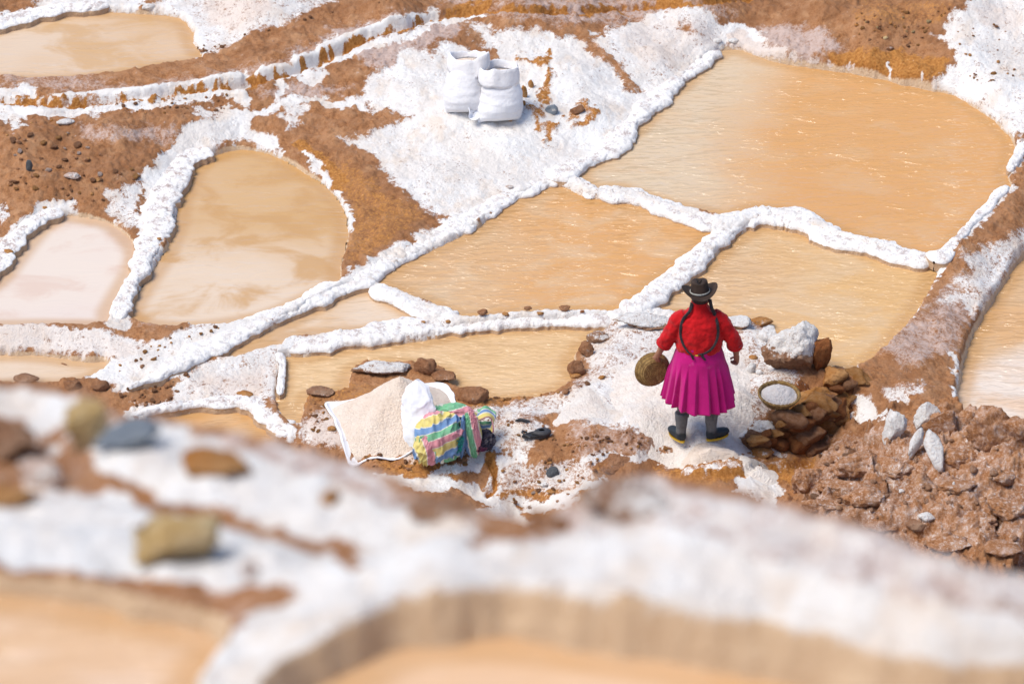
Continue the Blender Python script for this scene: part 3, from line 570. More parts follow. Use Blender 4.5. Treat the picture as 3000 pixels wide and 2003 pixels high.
# ================================================================== SALT DIKES BETWEEN THE PONDS
SC = FP/DIST      # survey units per metre at the platform
def dike(pts, width, h, z0, label, mat='salt', seed=0, taper=(1, 1), amp=.011, bury=.07, stain_h=.2, lump=23):
    pts = [p if len(p) == 3 else (*p, width) for p in pts]; h = h*.62; z0 = z0+.016
    cl = catmull([(*unproj(u, v, z0+h*.5)[:2], wd*.001) for u, v, wd in pts], .004)
    al = np.r_[0, np.cumsum(np.linalg.norm(np.diff(cl[:, :2], axis=0), axis=1))]; ns = int(al[-1]/.013); tt_ = np.linspace(0, al[-1], ns)
    cl = np.stack([np.interp(tt_, al, cl[:, i]) for i in range(3)], 1); ds = al[-1]/(ns-1)
    P = cl[:, :2]; wd = cl[:, 2]*1000; n = len(P)
    sa_ = np.arange(n)*ds; P = P+np.stack([(fbm2(sa_*2.4, sa_*0+seed, 3, seed+2)-.5), (fbm2(sa_*2.4+50, sa_*0+seed, 3, seed+4)-.5)], 1)*.07
    T = np.gradient(P, axis=0); T /= np.linalg.norm(T, axis=1)[:, None]; N = np.stack([-T[:, 1], T[:, 0]], 1)
    td = np.stack([T[:, 0], -.5*T[:, 1]], 1); td /= np.linalg.norm(td, axis=1)[:, None]; pd = np.stack([-td[:, 1], td[:, 0]], 1)
    k = np.abs(N[:, 0]*pd[:, 0]-.5*N[:, 1]*pd[:, 1]); vert = np.abs(pd[:, 1])*.866
    ww = np.maximum(.07, (wd*.98/SC-h*vert*.75)/k)
    for _ in range(10): ww[1:-1] = (ww[:-2]+ww[1:-1]*2+ww[2:])/4
    s = np.arange(n)*ds; L_ = s[-1]
    ww = ww*(.62+.55*vn2(s*2.2, s*0+seed, seed)+.22*vn2(s*8, s*0+seed, seed+1)); hh = h*(.75+.5*vn2(s*3.3, s*0+seed+3, seed+3))
    e0 = np.clip(s/(.09 if taper[0] == 1 else taper[0]), 0, 1) if taper[0] else 1+0*s; e1 = np.clip((L_-s)/.09, 0, 1) if taper[1] else 1+0*s
    en = np.sqrt(np.maximum(0, 1-(1-np.minimum(e0, e1))**2))+1e-3
    hp = [(1.16, -1), (1.12, -.3), (1.07, .02), (1.06, .2), (1.05, .36), (.99, .56), (.87, .76), (.68, .90), (.44, .975), (.2, 1.0)]
    prof = [(-x_, z_) for x_, z_ in hp]+[(0, 1.0)]+hp[::-1]
    pr = catmull(prof, .11); m = len(pr)
    wl_ = 1+.52*(fbm2(s*6, s*0+seed, 3, seed+11, .6)-.5)*2; wr_ = 1+.52*(fbm2(s*6, s*0+seed+9, 3, seed+12, .6)-.5)*2
    px = pr[:, 0][None, :]*ww[:, None]*.5*en[:, None]*np.where(pr[:, 0][None, :] < 0, wl_[:, None], wr_[:, None])
    pz = np.where(pr[:, 1] < 0, pr[:, 1]*bury, 0)[None, :] + np.maximum(0, pr[:, 1])[None, :]*hh[:, None]*(.25+.75*en[:, None])
    V = np.stack([P[:, 0][:, None]+N[:, 0][:, None]*px, P[:, 1][:, None]+N[:, 1][:, None]*px, z0+pz], -1).reshape(-1, 3)
    nx = pr[:, 0]; nz = np.maximum(0, pr[:, 1]-.3)*1.3; ln = np.hypot(nx, nz)+1e-6
    D = np.stack([N[:, 0][:, None]*(nx/ln), N[:, 1][:, None]*(nx/ln), np.broadcast_to(nz/ln, (n, m))], -1).reshape(-1, 3)
    up = np.clip(np.tile(pr[:, 1], n)/.4, 0, 1)
    q = V+fbm3(V*9, 2, seed+5)[:, None]*.08
    c = cell3(q*lump, seed+7); c2 = cell3(q*lump*2.3, seed+8)
    disp = amp*(np.sqrt(np.maximum(0, 1-(c/.8)**2))-.5)*1.5 + amp*.5*(np.sqrt(np.maximum(0, 1-(c2/.8)**2))-.5) + amp*2.4*(fbm3(V*5, 3, seed+9)-.5)
    V = V+D*(disp*(.35+.65*up))[:, None]
    zr = (V[:, 2]-z0)/h
    stain = sstep(stain_h+.18, stain_h-.12, zr); top = np.tile(np.clip(pr[:, 1], 0, 1)*(1-np.abs(pr[:, 0])*.5), n)
    o = obj('salt_dike', meshdata('salt_dike', V, quads(n, m)[:, ::-1], {'stain': stain, 'top': top}), M[mat])
    return tag(o, label, 'dike', 'salt dikes between the ponds')
for a_, k_ in DIKES: dike(*a_, **k_)

# ================================================================== STONES
def ico(sub):
    bm = bmesh.new(); bmesh.ops.create_icosphere(bm, subdivisions=sub, radius=1)
    V = np.array([v.co[:] for v in bm.verts]); F = np.array([[v.index for v in f.verts] for f in bm.faces]); bm.free(); return V, F
ICO = {k: ico(k) for k in (1, 2, 3, 4, 5)}
def rock_mesh(seed, size, sub=3, ang=6, salt=0.0, rough=.3, cut=(.5, .82), flat=0):
    V, F = ICO[sub]; rs = np.random.RandomState(seed); P = V.copy()
    r = 1+rough*2*(fbm3(V*1.2+seed*3.1, 2, seed)-.5); P = P*r[:, None]
    for _ in range(ang):
        nn = rs.normal(size=3); nn /= np.linalg.norm(nn); c = rs.uniform(*cut); d = P@nn; P = P-nn*(np.maximum(0, d-c)*.92)[:, None]
    if sub >= 3:
        fine = .34*(fbm3(P*3.0+seed, 4, seed+2, .62)-.5)+.24*(fbm3(P*8, 4, seed+4, .65)-.5); P = P+V*fine[:, None]
    P = P/np.abs(P).max(0)
    s = salt*sstep(-.25-(1.1 if salt > .95 else 0), .55-(1.0 if salt > .95 else 0), V[:, 2]+.5*(fbm3(V*2.3+seed, 3, seed+6)-.5)) if salt else np.zeros(len(V))
    P = P*np.array(size)/2
    return meshdata('stone', P, F, {'salt': s, 'pale': np.full(len(V), .42)}, smooth=sub >= 3)
_sd = [1000]
def stone(u, v, w_, h_, mat, label, name='stone', salt=0, cat='stone', group=None, sub=3, ang=6, rz=None, tilt=(0, 0), deep=.7, sink=.25, rough=.3, at=hit, sc_=SC, cut=(.5, .82)):
    _sd[0] += 1; sd = _sd[0]; rn = random.Random(sd)
    sx = w_/sc_; sy = sx*deep; sz = max(.35*min(sx, sy), (h_/sc_-.5*sy)/.866)/(1-sink*.6)
    p = at(u, v+h_*.36)
    me = rock_mesh(sd, (sx, sy, sz), sub, ang, salt, rough, cut)
    o = obj(name, me, M[mat], None, (p[0], p[1]+sy*.3, p[2]+sz*(.5-sink)), (tilt[0], tilt[1], rz if rz is not None else rn.uniform(-.25, .25)))
    return tag(o, label, cat, group)

# around the working platform
stone(1480,735,150,52,'grey_brown_rock','long flat salt-crusted slab left of the woman\'s shoulder','rock_slab',.8,'rock',sub=4,ang=9,deep=.5)
stone(1690,738,70,46,'brown_rock','white salt-topped rock right of the woman\'s shoulder','rock',.85,'rock',sub=4)
stone(1745,735,60,34,'ochre_rock','brown lump of earth behind the white rock by the pond','rock',.25,'rock',sub=3)
stone(1765,765,54,54,'pink_rock','upright white bone-like salt chunk beside the round crusted rock','salt_chunk',1.1,'rock',sub=3,ang=8,tilt=(-.55,.1))
stone(1812,800,134,172,'grey_brown_rock','big round salt-crusted boulder behind the full basket','boulder',.85,'rock',sub=5,ang=6,deep=.75,rough=.45,sink=.18)
stone(1880,815,56,116,'rust_rock','tall smooth rust-brown boulder at the wall\'s corner','boulder',0,'rock',sub=4,ang=10,deep=.9,sink=.1)
stone(1838,905,52,74,'rust_rock','squared rust-brown block right beside the full basket','stone_block',.35,'rock',sub=4,ang=12,cut=(.55,.7),sink=.1)
stone(1912,865,74,66,'ochre_rock','leaning ochre slab on top of the stone wall','rock_slab',.1,'rock',sub=4,ang=10,tilt=(0,-.5),sink=.1)
stone(1868,940,170,150,'ochre_rock','rugged orange-brown outcrop bulging out of the stone wall','outcrop',.1,'rock',sub=5,ang=9,rough=.5,sink=.25,deep=.55)
stone(1880,832,22,18,'grey_rock','small grey pebble wedged above the ochre slab','pebble',0,'stone',sub=2)
stone(1745,985,76,70,'brown_rock','salt-dusted rock in front of the full basket','rock',.75,'rock',sub=4,ang=7)
stone(1748,1035,56,36,'ochre_rock','ochre rock at the foot of the wall\'s left end','rock',.3,'rock',sub=3)
stone(1708,1000,34,30,'pink_rock','small salt-coated stone near the woman\'s right boot','stone',.9,'stone',sub=3)
stone(1722,842,24,34,'pink_rock','small upright white salt chunk on the pile\'s right edge','salt_chunk',1.2,'rock',sub=3)
stone(1742,852,20,18,'pink_rock','rounded white salt nugget just above the full basket','salt_chunk',1.2,'rock',sub=2)
stone(1728,818,22,16,'ochre_rock','tiny orange stone on the salt right of the woman','pebble',0,'stone',sub=2)
stone(880,842,152,52,'grey_brown_rock','long salt-crusted block behind the pile on the white sheet','rock_slab',.72,'rock',sub=5,ang=7,deep=.4,sink=.1,rough=.4)
stone(975,840,54,60,'brown_rock','brown earth boulder at the right end of the crusted block','boulder',.1,'rock',sub=4)
stone(1022,860,70,40,'brown_rock','rounded earth boulder between pile and lower pond','boulder',.15,'rock',sub=4)
stone(1085,900,80,60,'brown_rock','broad earth clod right of the pile beside the pond','clod',.15,'rock',sub=4,sink=.4)
stone(735,897,66,34,'grey_brown_rock','dark earth boulder left of the white sheet','boulder',.15,'rock',sub=4)
stone(1345,800,40,50,'brown_rock','tall earth clod on the pond edge left of the woman','clod',.2,'rock',sub=4)
stone(1325,840,50,54,'brown_rock','rounded earth clod hanging over the lower pond','clod',.05,'rock',sub=4)
stone(1375,770,60,40,'grey_brown_rock','salt-flecked clod under the end of the slab','clod',.5,'rock',sub=4)
stone(1318,858,30,20,'ochre_rock','small orange clod low on the pond edge','clod',0,'rock',sub=3)
stone(872,1035,30,20,'pink_rock','white lump of salt on the brown bank below the pile','salt_chunk',1.4,'rock',sub=3)
stone(762,982,22,16,'ochre_rock','orange stone at the lower left edge of the white sheet','stone',0,'stone',sub=3)
stone(800,1008,22,12,'ochre_rock','orange stone tucked under the sheet\'s lower corner','stone',0,'stone',sub=3)
stone(1265,1082,34,34,'dark_rock','dark upright stone on the salt below the platform','stone',.1,'stone',sub=3)
stone(1250,1110,32,16,'pink_rock','smooth oval white stone below the dark upright stone','stone',1.2,'stone',sub=3,ang=2)
stone(1265,1123,26,16,'ochre_rock','ochre stone low on the bank below the platform','stone',0,'stone',sub=3)
stone(1400,1065,120,30,'brown_rock','long brown earth ledge in front of the platform','clod',.1,'rock',sub=4,sink=.5)
# left side
stone(152,278,50,20,'pink_rock','elongated white stone lying on the brown slope at left','stone',1.3,'stone',sub=3,ang=3,rz=.3,deep=.4)
stone(168,400,48,28,'pink_rock','pale pink salt rock on the stony slope at left','stone',.4,'stone',sub=4)
stone(67,380,18,34,'dark_rock','upright dark slate stuck in the slope at left','stone',0,'stone',sub=2)
stone(338,16,42,28,'pink_rock','round white salt lump on the rim of the top left pond','salt_chunk',1.4,'rock',sub=4,ang=3)
stone(105,850,70,40,'grey_brown_rock','low wide earth clod near the bottom left pond strip','clod',0,'rock',sub=4)
stone(150,845,70,50,'brown_rock','big brown earth clod by the bottom left pond strip','clod',0,'rock',sub=4,rough=.4)
stone(165,880,44,40,'brown_rock','orange-brown earth clod under the big clod at left','clod',0,'rock',sub=3)
stone(230,882,44,36,'brown_rock','rounded earth clod at the tip of the white salt spit','clod',0,'rock',sub=3)
stone(60,868,60,24,'grey_brown_rock','flat earth clod at the far left below the pond strip','clod',0,'rock',sub=3)
stone(560,905,40,16,'ochre_rock','brown flat stone on the curved salt dike at lower left','stone',.1,'stone',sub=3)
for i, (u, v, a, b_) in enumerate(((400,414,36,10),(398,458,32,10),(388,496,28,12))):
    stone(u, v, a, b_, 'grey_rock', ('topmost','middle','lowest')[i]+' of three grey stones set in the dike beside the left pond','stone',.35,'stone','grey stones in the dike',sub=3,sink=.1)
for u, v, a, t in ((468,357,12,'small orange stone high on the dike left of the tongue-shaped pond'),(448,366,10,'smaller orange stone next to the highest one on the left dike'),(310,632,18,'rust stone low on the dike between the two left ponds'),(365,548,18,'pale ochre stone in the middle of the dike between the left ponds'),(45,535,24,'rust stone on the stony dike at the left edge'),(18,578,28,'bright orange stone on the stony dike at the left edge'),(103,475,12,'ochre stone on the tip of the stony dike at left'),(5,592,12,'dark stone on the stony dike at the left edge')):
    stone(u, v, a, a*.8, 'dark_rock' if 'dark' in t else 'ochre_rock', t, 'stone', .1, 'stone', sub=2, sink=.15)
for u, v, a, m_, t in ((865,742,26,'ochre_rock','tan lump on the level dike near its left part'),(970,738,12,'ochre_rock','orange chip on the level dike where the round dike joins'),(1028,738,14,'ochre_rock','orange chip on the level dike right of the junction'),(1108,718,28,'brown_rock','dark brown clod on the level dike\'s far edge'),(1160,720,18,'ochre_rock','reddish stone on the level dike'),(1210,708,20,'brown_rock','brown clod on the level dike right of its middle'),(1295,705,28,'brown_rock','earth clod on the level dike near the middle pond corner'),(1238,726,18,'ochre_rock','rusty stone bedded in the level dike'),(1335,715,12,'rust_rock','dark rust stone on the level dike near its right end')):
    stone(u, v, a, a*.8, m_, t, 'stone', .15, 'stone', sub=3, sink=.05)
# by the two sacks
for i, (u, v, a, b_) in enumerate(((1217,192,16,26),(1202,210,18,36),(1188,226,18,22),(1200,236,14,18),(1180,252,18,16))):
    stone(u, v, a, b_, 'ochre_rock', ('highest','longest','darkest leaning','squat','lowest')[i]+' of the five orange-brown stones right of the sacks','stone',0,'stone','orange stones beside the sacks',sub=3,ang=1,rough=.15)
stone(1266,250,36,36,'grey_rock','grey angular stone half sunk in salt right of the sacks','stone',.35,'stone',sub=3)
stone(1322,250,40,34,'brown_rock','brown broken stone on the salt near the largest pond','stone',.15,'stone',sub=3)
stone(1170,275,12,12,'ochre_rock','small orange stone at the right sack\'s foot','stone',0,'stone',sub=2)
stone(1168,428,22,14,'pink_rock','pale flat stone on the diagonal dike near the fork','stone',.6,'stone',sub=2,sink=0)
stone(1645,92,26,18,'pink_rock','left white salt knob at the inlet of the largest pond','salt_chunk',1.3,'rock',sub=3,ang=2)
stone(1682,92,30,20,'pink_rock','right white salt knob at the inlet of the largest pond','salt_chunk',1.3,'rock',sub=3,ang=2)
# right side
stone(2270,975,130,130,'earth','big pointed brown boulder at the right in front of the pale pond','boulder',.1,'rock',sub=5,ang=9,rough=.4,sink=.3)
stone(2335,985,80,70,'earth','brown boulder cut by the right edge in front of the pond','boulder',.05,'rock',sub=4,sink=.3)
stone(2165,965,100,90,'earth','rounded earth boulder on the ridge left of the pointed one','boulder',.2,'rock',sub=4,sink=.35)
stone(2050,972,60,86,'pink_rock','stubby white salt block on the brown mound','salt_chunk',1.0,'rock',sub=4,ang=8,cut=(.6,.8),tilt=(-.55,.1))
stone(2125,955,56,84,'pink_rock','tall pinkish-white salt chunk on the brown mound','salt_chunk',1.2,'rock',sub=4,tilt=(-.3,.5))
stone(2098,1015,30,70,'pink_rock','narrow white salt sliver below the tall chunk','salt_chunk',1.3,'rock',sub=3,tilt=(-.7,.7))
stone(2146,1030,40,92,'pink_rock','long white salt chunk on the mound\'s right side','salt_chunk',1.3,'rock',sub=3,tilt=(-.8,-.45))
stone(2125,1182,42,28,'pink_rock','white salt lump low on the brown mound','salt_chunk',1.4,'rock',sub=3)
stone(2105,1205,56,36,'grey_brown_rock','round clod just below the white salt lump','clod',0,'rock',sub=3)
stone(2065,1126,18,12,'pink_rock','tiny white salt chip in the middle of the mound','salt_chunk',1.5,'rock',sub=2)
stone(2186,1113,8,20,'pink_rock','thin white salt splinter on the mound','salt_chunk',1.5,'rock',sub=2)
stone(1970,1050,130,90,'earth','massive flat-topped clod on the mound\'s left shoulder','clod',.15,'rock',sub=5,ang=10,rough=.4,sink=.4)
stone(1850,1090,90,80,'earth','rough clod at the mound\'s left foot','clod',.15,'rock',sub=5,rough=.4,sink=.4)
stone(2300,1260,90,50,'earth','clod with a dark hollow beside it at the lower right','clod',0,'rock',sub=4,rough=.4)
stone(2200,1110,100,50,'earth','wide low clod in the middle of the mound','clod',.2,'rock',sub=4,sink=.4,rough=.4)
stone(2295,1090,80,50,'earth','lumpy clod on the right of the mound','clod',.25,'rock',sub=4,sink=.4,rough=.4)
stone(2030,88,14,12,'yellow_rock','pale yellow stone on the slope above the largest pond','stone',0,'stone',sub=2)
stone(1978,63,14,10,'yellow_rock','leftmost pale yellow stone on the slope above the largest pond','stone',0,'stone',sub=2)
stone(2038,110,26,16,'brown_rock','brown stone sticking out above the orange scar','stone',.3,'stone',sub=3)

for i, (u, v, a, h_, m_, t) in enumerate(((1930,1110,110,70,'grey_brown_rock','cracked clod in front of the flat-topped one on the mound'),(1985,1130,90,60,'brown_rock','tilted clod right of the cracked one on the mound'),(2040,1060,100,60,'grey_brown_rock','knobbly clod below the stubby salt block'),(2215,1040,90,60,'grey_brown_rock','clod under the pointed boulder at right'),(2320,1150,100,70,'brown_rock','red-brown clod near the right edge of the mound'),(2250,1180,80,50,'grey_brown_rock','squat clod low on the right part of the mound'),(2180,1240,90,50,'grey_brown_rock','clod just above the blurred crest at lower right'),(2030,1190,80,44,'grey_brown_rock','clod just above the blurred crest left of the salt lump'),(1880,1150,70,44,'brown_rock','crumbly clod low on the mound\'s left side'))):
    stone(u, v, a*1.2, h_*1.1, 'earth', t, 'clod', .25, 'rock', sub=5, rough=.55, sink=.55, ang=4)
# small look-alike stones strewn over the slopes
REST = []
def strew(region, n, wr, mats, label, group, seed, share=8, salt=0):
    keep = int(n*.38)
    rn = random.Random(seed); P = np.array(region); meshes = []
    for i in range(share):
        me = rock_mesh(seed*50+i, (1, rn.uniform(.6, .9), rn.uniform(.45, .75)), 2, 7, salt); meshes.append(me)
        me.materials.append(M[mats[i % len(mats)]])
    k = 0; guard = 0
    while k < n and guard < n*30:
        guard += 1
        u = rn.uniform(P[:, 0].min(), P[:, 0].max()); v = rn.uniform(P[:, 1].min(), P[:, 1].max())
        if not inside(np.array([u]), np.array([v]), region)[0]: continue
        p = hit(u, v); s = rn.uniform(*wr)**1.0/SC*rn.choice((.6, .8, 1, 1, 1.2))
        if k >= keep:
            REST.append((p, s*.75, rn.uniform(0, 6.3), mats[k % len(mats)])); k += 1; continue
        s = max(s, wr[0]*1.1/SC)
        o = obj('pebble', meshes[k % share], None, None, (p[0], p[1], p[2]+s*.12), (rn.uniform(-.4, .4), rn.uniform(-.4, .4), rn.uniform(0, 6.3)), (s, s, s))
        tag(o, label, 'stone', group); k += 1
strew([(10,290),(120,270),(330,400),(260,470),(180,470),(0,430)], 85, (8, 22), ('brown_rock', 'ochre_rock', 'brown_rock', 'pink_rock'), 'brown stone strewn over the earth slope above the whitish left pond', 'stones on the left slope', 5)
strew([(260,240),(520,215),(520,260),(300,262)], 34, (6, 14), ('brown_rock', 'ochre_rock'), 'brown pebble on the earth just below the brine channel', 'pebbles below the channel', 6)
strew([(1960,30),(2190,10),(2160,60),(2100,110),(1960,100)], 60, (6, 15), ('ochre_rock', 'brown_rock', 'yellow_rock'), 'small ochre stone on the slope above the largest pond', 'stones on the upper right slope', 7)
strew([(2180,70),(2320,40),(2330,200),(2220,200)], 26, (6, 16), ('ochre_rock', 'brown_rock'), 'brown stone bedded in the white salt slope at upper right', 'stones in the right salt slope', 8)
strew([(1040,880),(1110,890),(1290,890),(1400,860),(1310,900),(1100,925),(1060,900)], 44, (8, 22), ('brown_rock', 'ochre_rock'), 'earth clod along the platform\'s edge above the lower pond', 'clods on the pond edge', 9)
strew([(1250,1000),(1480,985),(1560,1045),(1300,1045)], 60, (6, 14), ('brown_rock', 'ochre_rock', 'brown_rock'), 'small clod on the brown bank by the woman\'s left boot', 'clods on the brown bank', 10)
strew([(820,1045),(1000,1040),(1100,1070),(880,1085)], 44, (6, 16), ('brown_rock', 'ochre_rock'), 'small clod on the bank below the striped bundle', 'clods below the bundle', 11)
strew([(1800,1160),(1880,1060),(2000,1000),(2348,1000),(2348,1310),(2150,1290)], 60, (10, 26), ('earth', 'earth', 'grey_brown_rock', 'earth'), 'brown clod on the rough mound at the right', 'clods on the mound', 12, salt=.3)
strew([(1880,1040),(1960,1010),(1980,1100),(1850,1160)], 26, (10, 26), ('grey_brown_rock', 'brown_rock'), 'brown clod on the left flank of the mound', 'clods on the mound flank', 13, salt=.2)
strew([(1120,1060),(1400,1050),(1390,1140),(1200,1170),(1100,1120)], 40, (6, 16), ('ochre_rock', 'brown_rock', 'pink_rock'), 'small stone on the salty bank under the platform', 'stones under the platform', 14)
strew([(690,925),(745,912),(760,960),(720,1000)], 20, (6, 14), ('ochre_rock', 'brown_rock'), 'small clod on the earth left of the white sheet', 'clods left of the sheet', 15)
strew([(270,900),(390,850),(440,860),(390,920),(290,940)], 36, (8, 20), ('brown_rock',), 'brown clod on the earth below the white salt spit', 'clods below the spit', 16)
strew([(430,745),(520,745),(330,850),(240,855)], 26, (6, 14), ('ochre_rock', 'brown_rock'), 'orange-brown clod along the top of the white salt spit', 'clods on the spit', 17)
strew([(250,145),(450,105),(900,0),(700,40),(460,135)], 40, (6, 14), ('brown_rock',), 'brown clod along the near rim of the top left pond and path', 'clods along the path', 18)
strew([(1000,930),(1140,960),(1260,975),(1200,1000),(1130,985)], 26, (5, 12), ('ochre_rock', 'brown_rock', 'pink_rock'), 'small stone on the salty ground right of the bundle', 'stones right of the bundle', 19)

def rubble(items, label, mat):
    V, F = ICO[1]; rs = np.random.RandomState(4); VV = []; FF = []
    for k, (p, s, a, m_) in enumerate(items):
        Q = V*(1+.5*(rs.rand(len(V), 1)-.5))*np.array([1, .8, .6])*s*.5; c_, s_ = math.cos(a), math.sin(a)
        Q = np.stack([Q[:, 0]*c_-Q[:, 1]*s_, Q[:, 0]*s_+Q[:, 1]*c_, Q[:, 2]], 1)+np.array(p)+[0, 0, s*.1]; VV.append(Q); FF.append(F+k*len(V))
    o = obj('rubble', meshdata('rubble', np.concatenate(VV), np.concatenate(FF), {'salt': np.zeros(len(VV)*len(V))}, False), M[mat]); return tag(o, label, None, None, 'stuff')
rubble([r for r in REST if r[3] in ('brown_rock', 'pink_rock', 'yellow_rock')], 'fine brown rubble strewn over the earth banks', 'brown_rock')
rubble([r for r in REST if r[3] == 'ochre_rock'], 'fine ochre rubble strewn over the earth banks', 'ochre_rock')
rubble([r for r in REST if r[3] in ('grey_brown_rock', 'earth')], 'fine grey-brown rubble on the mound', 'grey_brown_rock')

# ------------------------------------------------------------------ dry stone wall under the platform
wall = empty('stone_wall', unproj(1840, 1040, -.36)); tag(wall, 'dark dry-stone retaining wall below the full basket and boulders', 'wall')
wl = np.array(wall.location); rn = random.Random(77)
base = [unproj(1735, 1050, -.36), unproj(1800, 1052, -.36), unproj(1880, 1046, -.36), unproj(1935, 990, -.36), unproj(1990, 930, -.36)]
topl = [unproj(1735, 1000, .02), unproj(1790, 965, .08), unproj(1860, 920, .10), unproj(1930, 885, .10), unproj(1975, 855, .10)]
bs = catmull(base, .02); ts = catmull(topl, .02)
wm = [rock_mesh(9000+i, (1, .8, .72), 3, 14, .0, .3, (.45, .7)) for i in range(10)]
for i, m_ in enumerate(wm): m_.materials.append(M[('rust_rock', 'brown_rock', 'rust_rock', 'brown_rock', 'ochre_rock')[i % 5]])
for row in range(7):
    f = (row+.4)/7; n = 11
    for i in range(n):
        t = (i+.5*(row % 2)+rn.uniform(-.2, .2))/(n-.5); t = min(max(t, 0), .999)
        b0 = bs[int(t*(len(bs)-1))]; t0 = ts[int(t*(len(ts)-1))]; p = b0*(1-f)+t0*f; s = rn.choice((.10, .14, .18, .22, .28))
        obj('stone', wm[rn.randrange(10)], None, wall, p-wl+np.array([0, rn.uniform(-.02, .03), 0]), (rn.uniform(-.3, .3), rn.uniform(-.3, .3), rn.uniform(-.6, .6)), (s*1.25, s, s*rn.uniform(.7, 1)))

# ================================================================== NEAR HILLSIDE (out of focus)
SIL = [(-120,872,13.25),(0,885,13.25),(80,888,13.25),(200,903,13.28),(260,945,13.3),(390,965,13.32),(520,1000,13.38),(640,1015,13.42),(750,1048,13.48),(830,1078,13.52),(900,1102,13.58),(960,1130,13.62),(1060,1145,13.7),(1120,1172,13.78),(1180,1198,13.85),(1230,1184,13.95),(1330,1142,14.0),(1400,1108,14.05),(1480,1092,14.08),(1550,1108,14.1),(1620,1118,14.1),(1700,1132,14.12),(1790,1158,14.14),(1850,1172,14.15),(1950,1192,14.16),(2020,1228,14.17),(2080,1252,14.18),(2150,1282,14.2),(2230,1310,14.2),(2348,1326,14.2),(2470,1345,14.2)]
F1 = pond_world([(-130,1345),(0,1374),(150,1392),(300,1422),(420,1447),(492,1478),(470,1520),(400,1590),(330,1680),(-130,1680)], 13.66, .09, .03)
F2 = pond_world([(700,1660),(800,1572),(900,1512),(1000,1486),(1120,1480),(1300,1496),(1500,1526),(1700,1567),(1900,1618),(2050,1660),(2250,1705),(2470,1745),(2470,1850),(700,1850)], 13.84, .2, .03)
FCTRL = [(u, v+4, z) for u, v, z in SIL]+[(50,930,13.22),(150,950,13.25),(100,1010,13.2),(60,1060,13.22),(160,1080,13.25),(250,1010,13.42),(330,1060,13.45),(300,1100,13.42),(500,1100,13.5),(480,1150,13.5),(700,1170,13.58),(690,1215,13.58),(900,1200,13.68),(820,1262,13.68),(1000,1190,13.75),
 (200,1095,13.28),(300,1140,13.36),(480,1182,13.44),(640,1228,13.52),(780,1280,13.62),(840,1298,13.7),(60,1130,13.3),
 (0,1160,13.55),(150,1160,13.58),(300,1200,13.64),(450,1230,13.7),(600,1270,13.76),(100,1240,13.68),(400,1300,13.76),(0,1290,13.74),(200,1312,13.75),(400,1330,13.75),(540,1340,13.78),(0,1325,13.66),(300,1370,13.66),(500,1420,13.68),
 (700,1330,13.88),(800,1300,13.92),(620,1420,13.86),(560,1490,13.84),(700,1420,13.95),(600,1560,13.9),(500,1600,13.85),(780,1420,14.0),(680,1540,13.98),
 (1000,1250,14.02),(1000,1320,14.04),(850,1380,14.02),(1200,1260,14.02),(1200,1330,14.03),(1400,1230,14.05),(1400,1350,14.04),(1600,1220,14.1),(1600,1380,14.05),(1800,1250,14.13),(1800,1420,14.06),(2000,1300,14.16),(2000,1480,14.08),(2200,1370,14.18),(2200,1540,14.1),(2348,1400,14.18),(2348,1560,14.12)]
fw = np.array([[*unproj(u, v, z)[:2], z] for u, v, z in FCTRL])
fgx = axis(-14, -2.3, 2.3, 14, .012, 12); fgy = np.concatenate([np.linspace(-46, -27.2, 14), np.arange(-26.9, -21.6, .014), -21.6+np.cumsum(np.geomspace(.03, 1.2, 22))])
FX, FY = np.meshgrid(fgx, fgy, indexing='ij')
FZ = np.zeros(FX.shape); 
cgx = np.arange(-2.6, 2.65, .05); cgy = np.arange(-27.6, -21, .05); CX, CY = np.meshgrid(cgx, cgy, indexing='ij')
FZ = bil(cgx[0], cgy[0], .05, .05, idw(CX, CY, fw, 3.4, .06), FX, FY)
sw = np.array([unproj(*s) for s in SIL]); order = np.argsort(sw[:, 0]); sw = sw[order]
fn1 = fbm2(FX*5, FY*5, 4, 211); fn2 = fbm2(FX*16, FY*16, 3, 221)
yc = np.interp(fgx, sw[:, 0], sw[:, 1])[:, None]; zc = np.interp(fgx, sw[:, 0], sw[:, 2])[:, None]
FU, FV = proj(FX, FY, FZ); FU = FU+(fn1-.5)*70+(fn2-.5)*40; FV = FV+(fbm2(FX*5+30, FY*5, 4, 231)-.5)*60+(fn2-.5)*30
U, Vv = FU, FV
fs = np.zeros(FX.shape); fo = np.zeros(FX.shape); fp = np.zeros(FX.shape)+.35; fpk = np.zeros(FX.shape); fsi = np.zeros(FX.shape)
paint(fs, [(360,1600),(560,1440),(700,1345),(850,1270),(1000,1222),(1150,1235),(1300,1230),(1450,1212),(1560,1210),(1700,1262),(1900,1312),(2100,1372),(2480,1440),(2480,1580),(2200,1550),(2050,1510),(1900,1470),(1700,1420),(1500,1380),(1300,1350),(1150,1332),(1000,1332),(900,1370),(800,1430),(700,1510),(600,1620)], 1.0, 14)
paint(fs, [(1200,1200),(1400,1105),(1480,1090),(1800,1160),(2000,1220),(2480,1340),(2480,1460),(2100,1400),(1700,1290),(1560,1230),(1300,1250)], .56, 30); paint(fp, [(1200,1200),(1400,1105),(1480,1090),(1800,1160),(2000,1220),(2480,1340),(2480,1430),(2100,1370),(1700,1270),(1560,1220),(1300,1240)], .95, 30); paint(fpk, [(1400,1100),(2480,1330),(2480,1440),(2000,1340),(1600,1220)], .35, 30)
paint(fs, [(-130,1150),(0,1138),(120,1128),(250,1128),(340,1168),(500,1180),(620,1215),(750,1262),(830,1292),(720,1350),(540,1342),(300,1336),(100,1316),(-130,1290)], 1.0, 10)
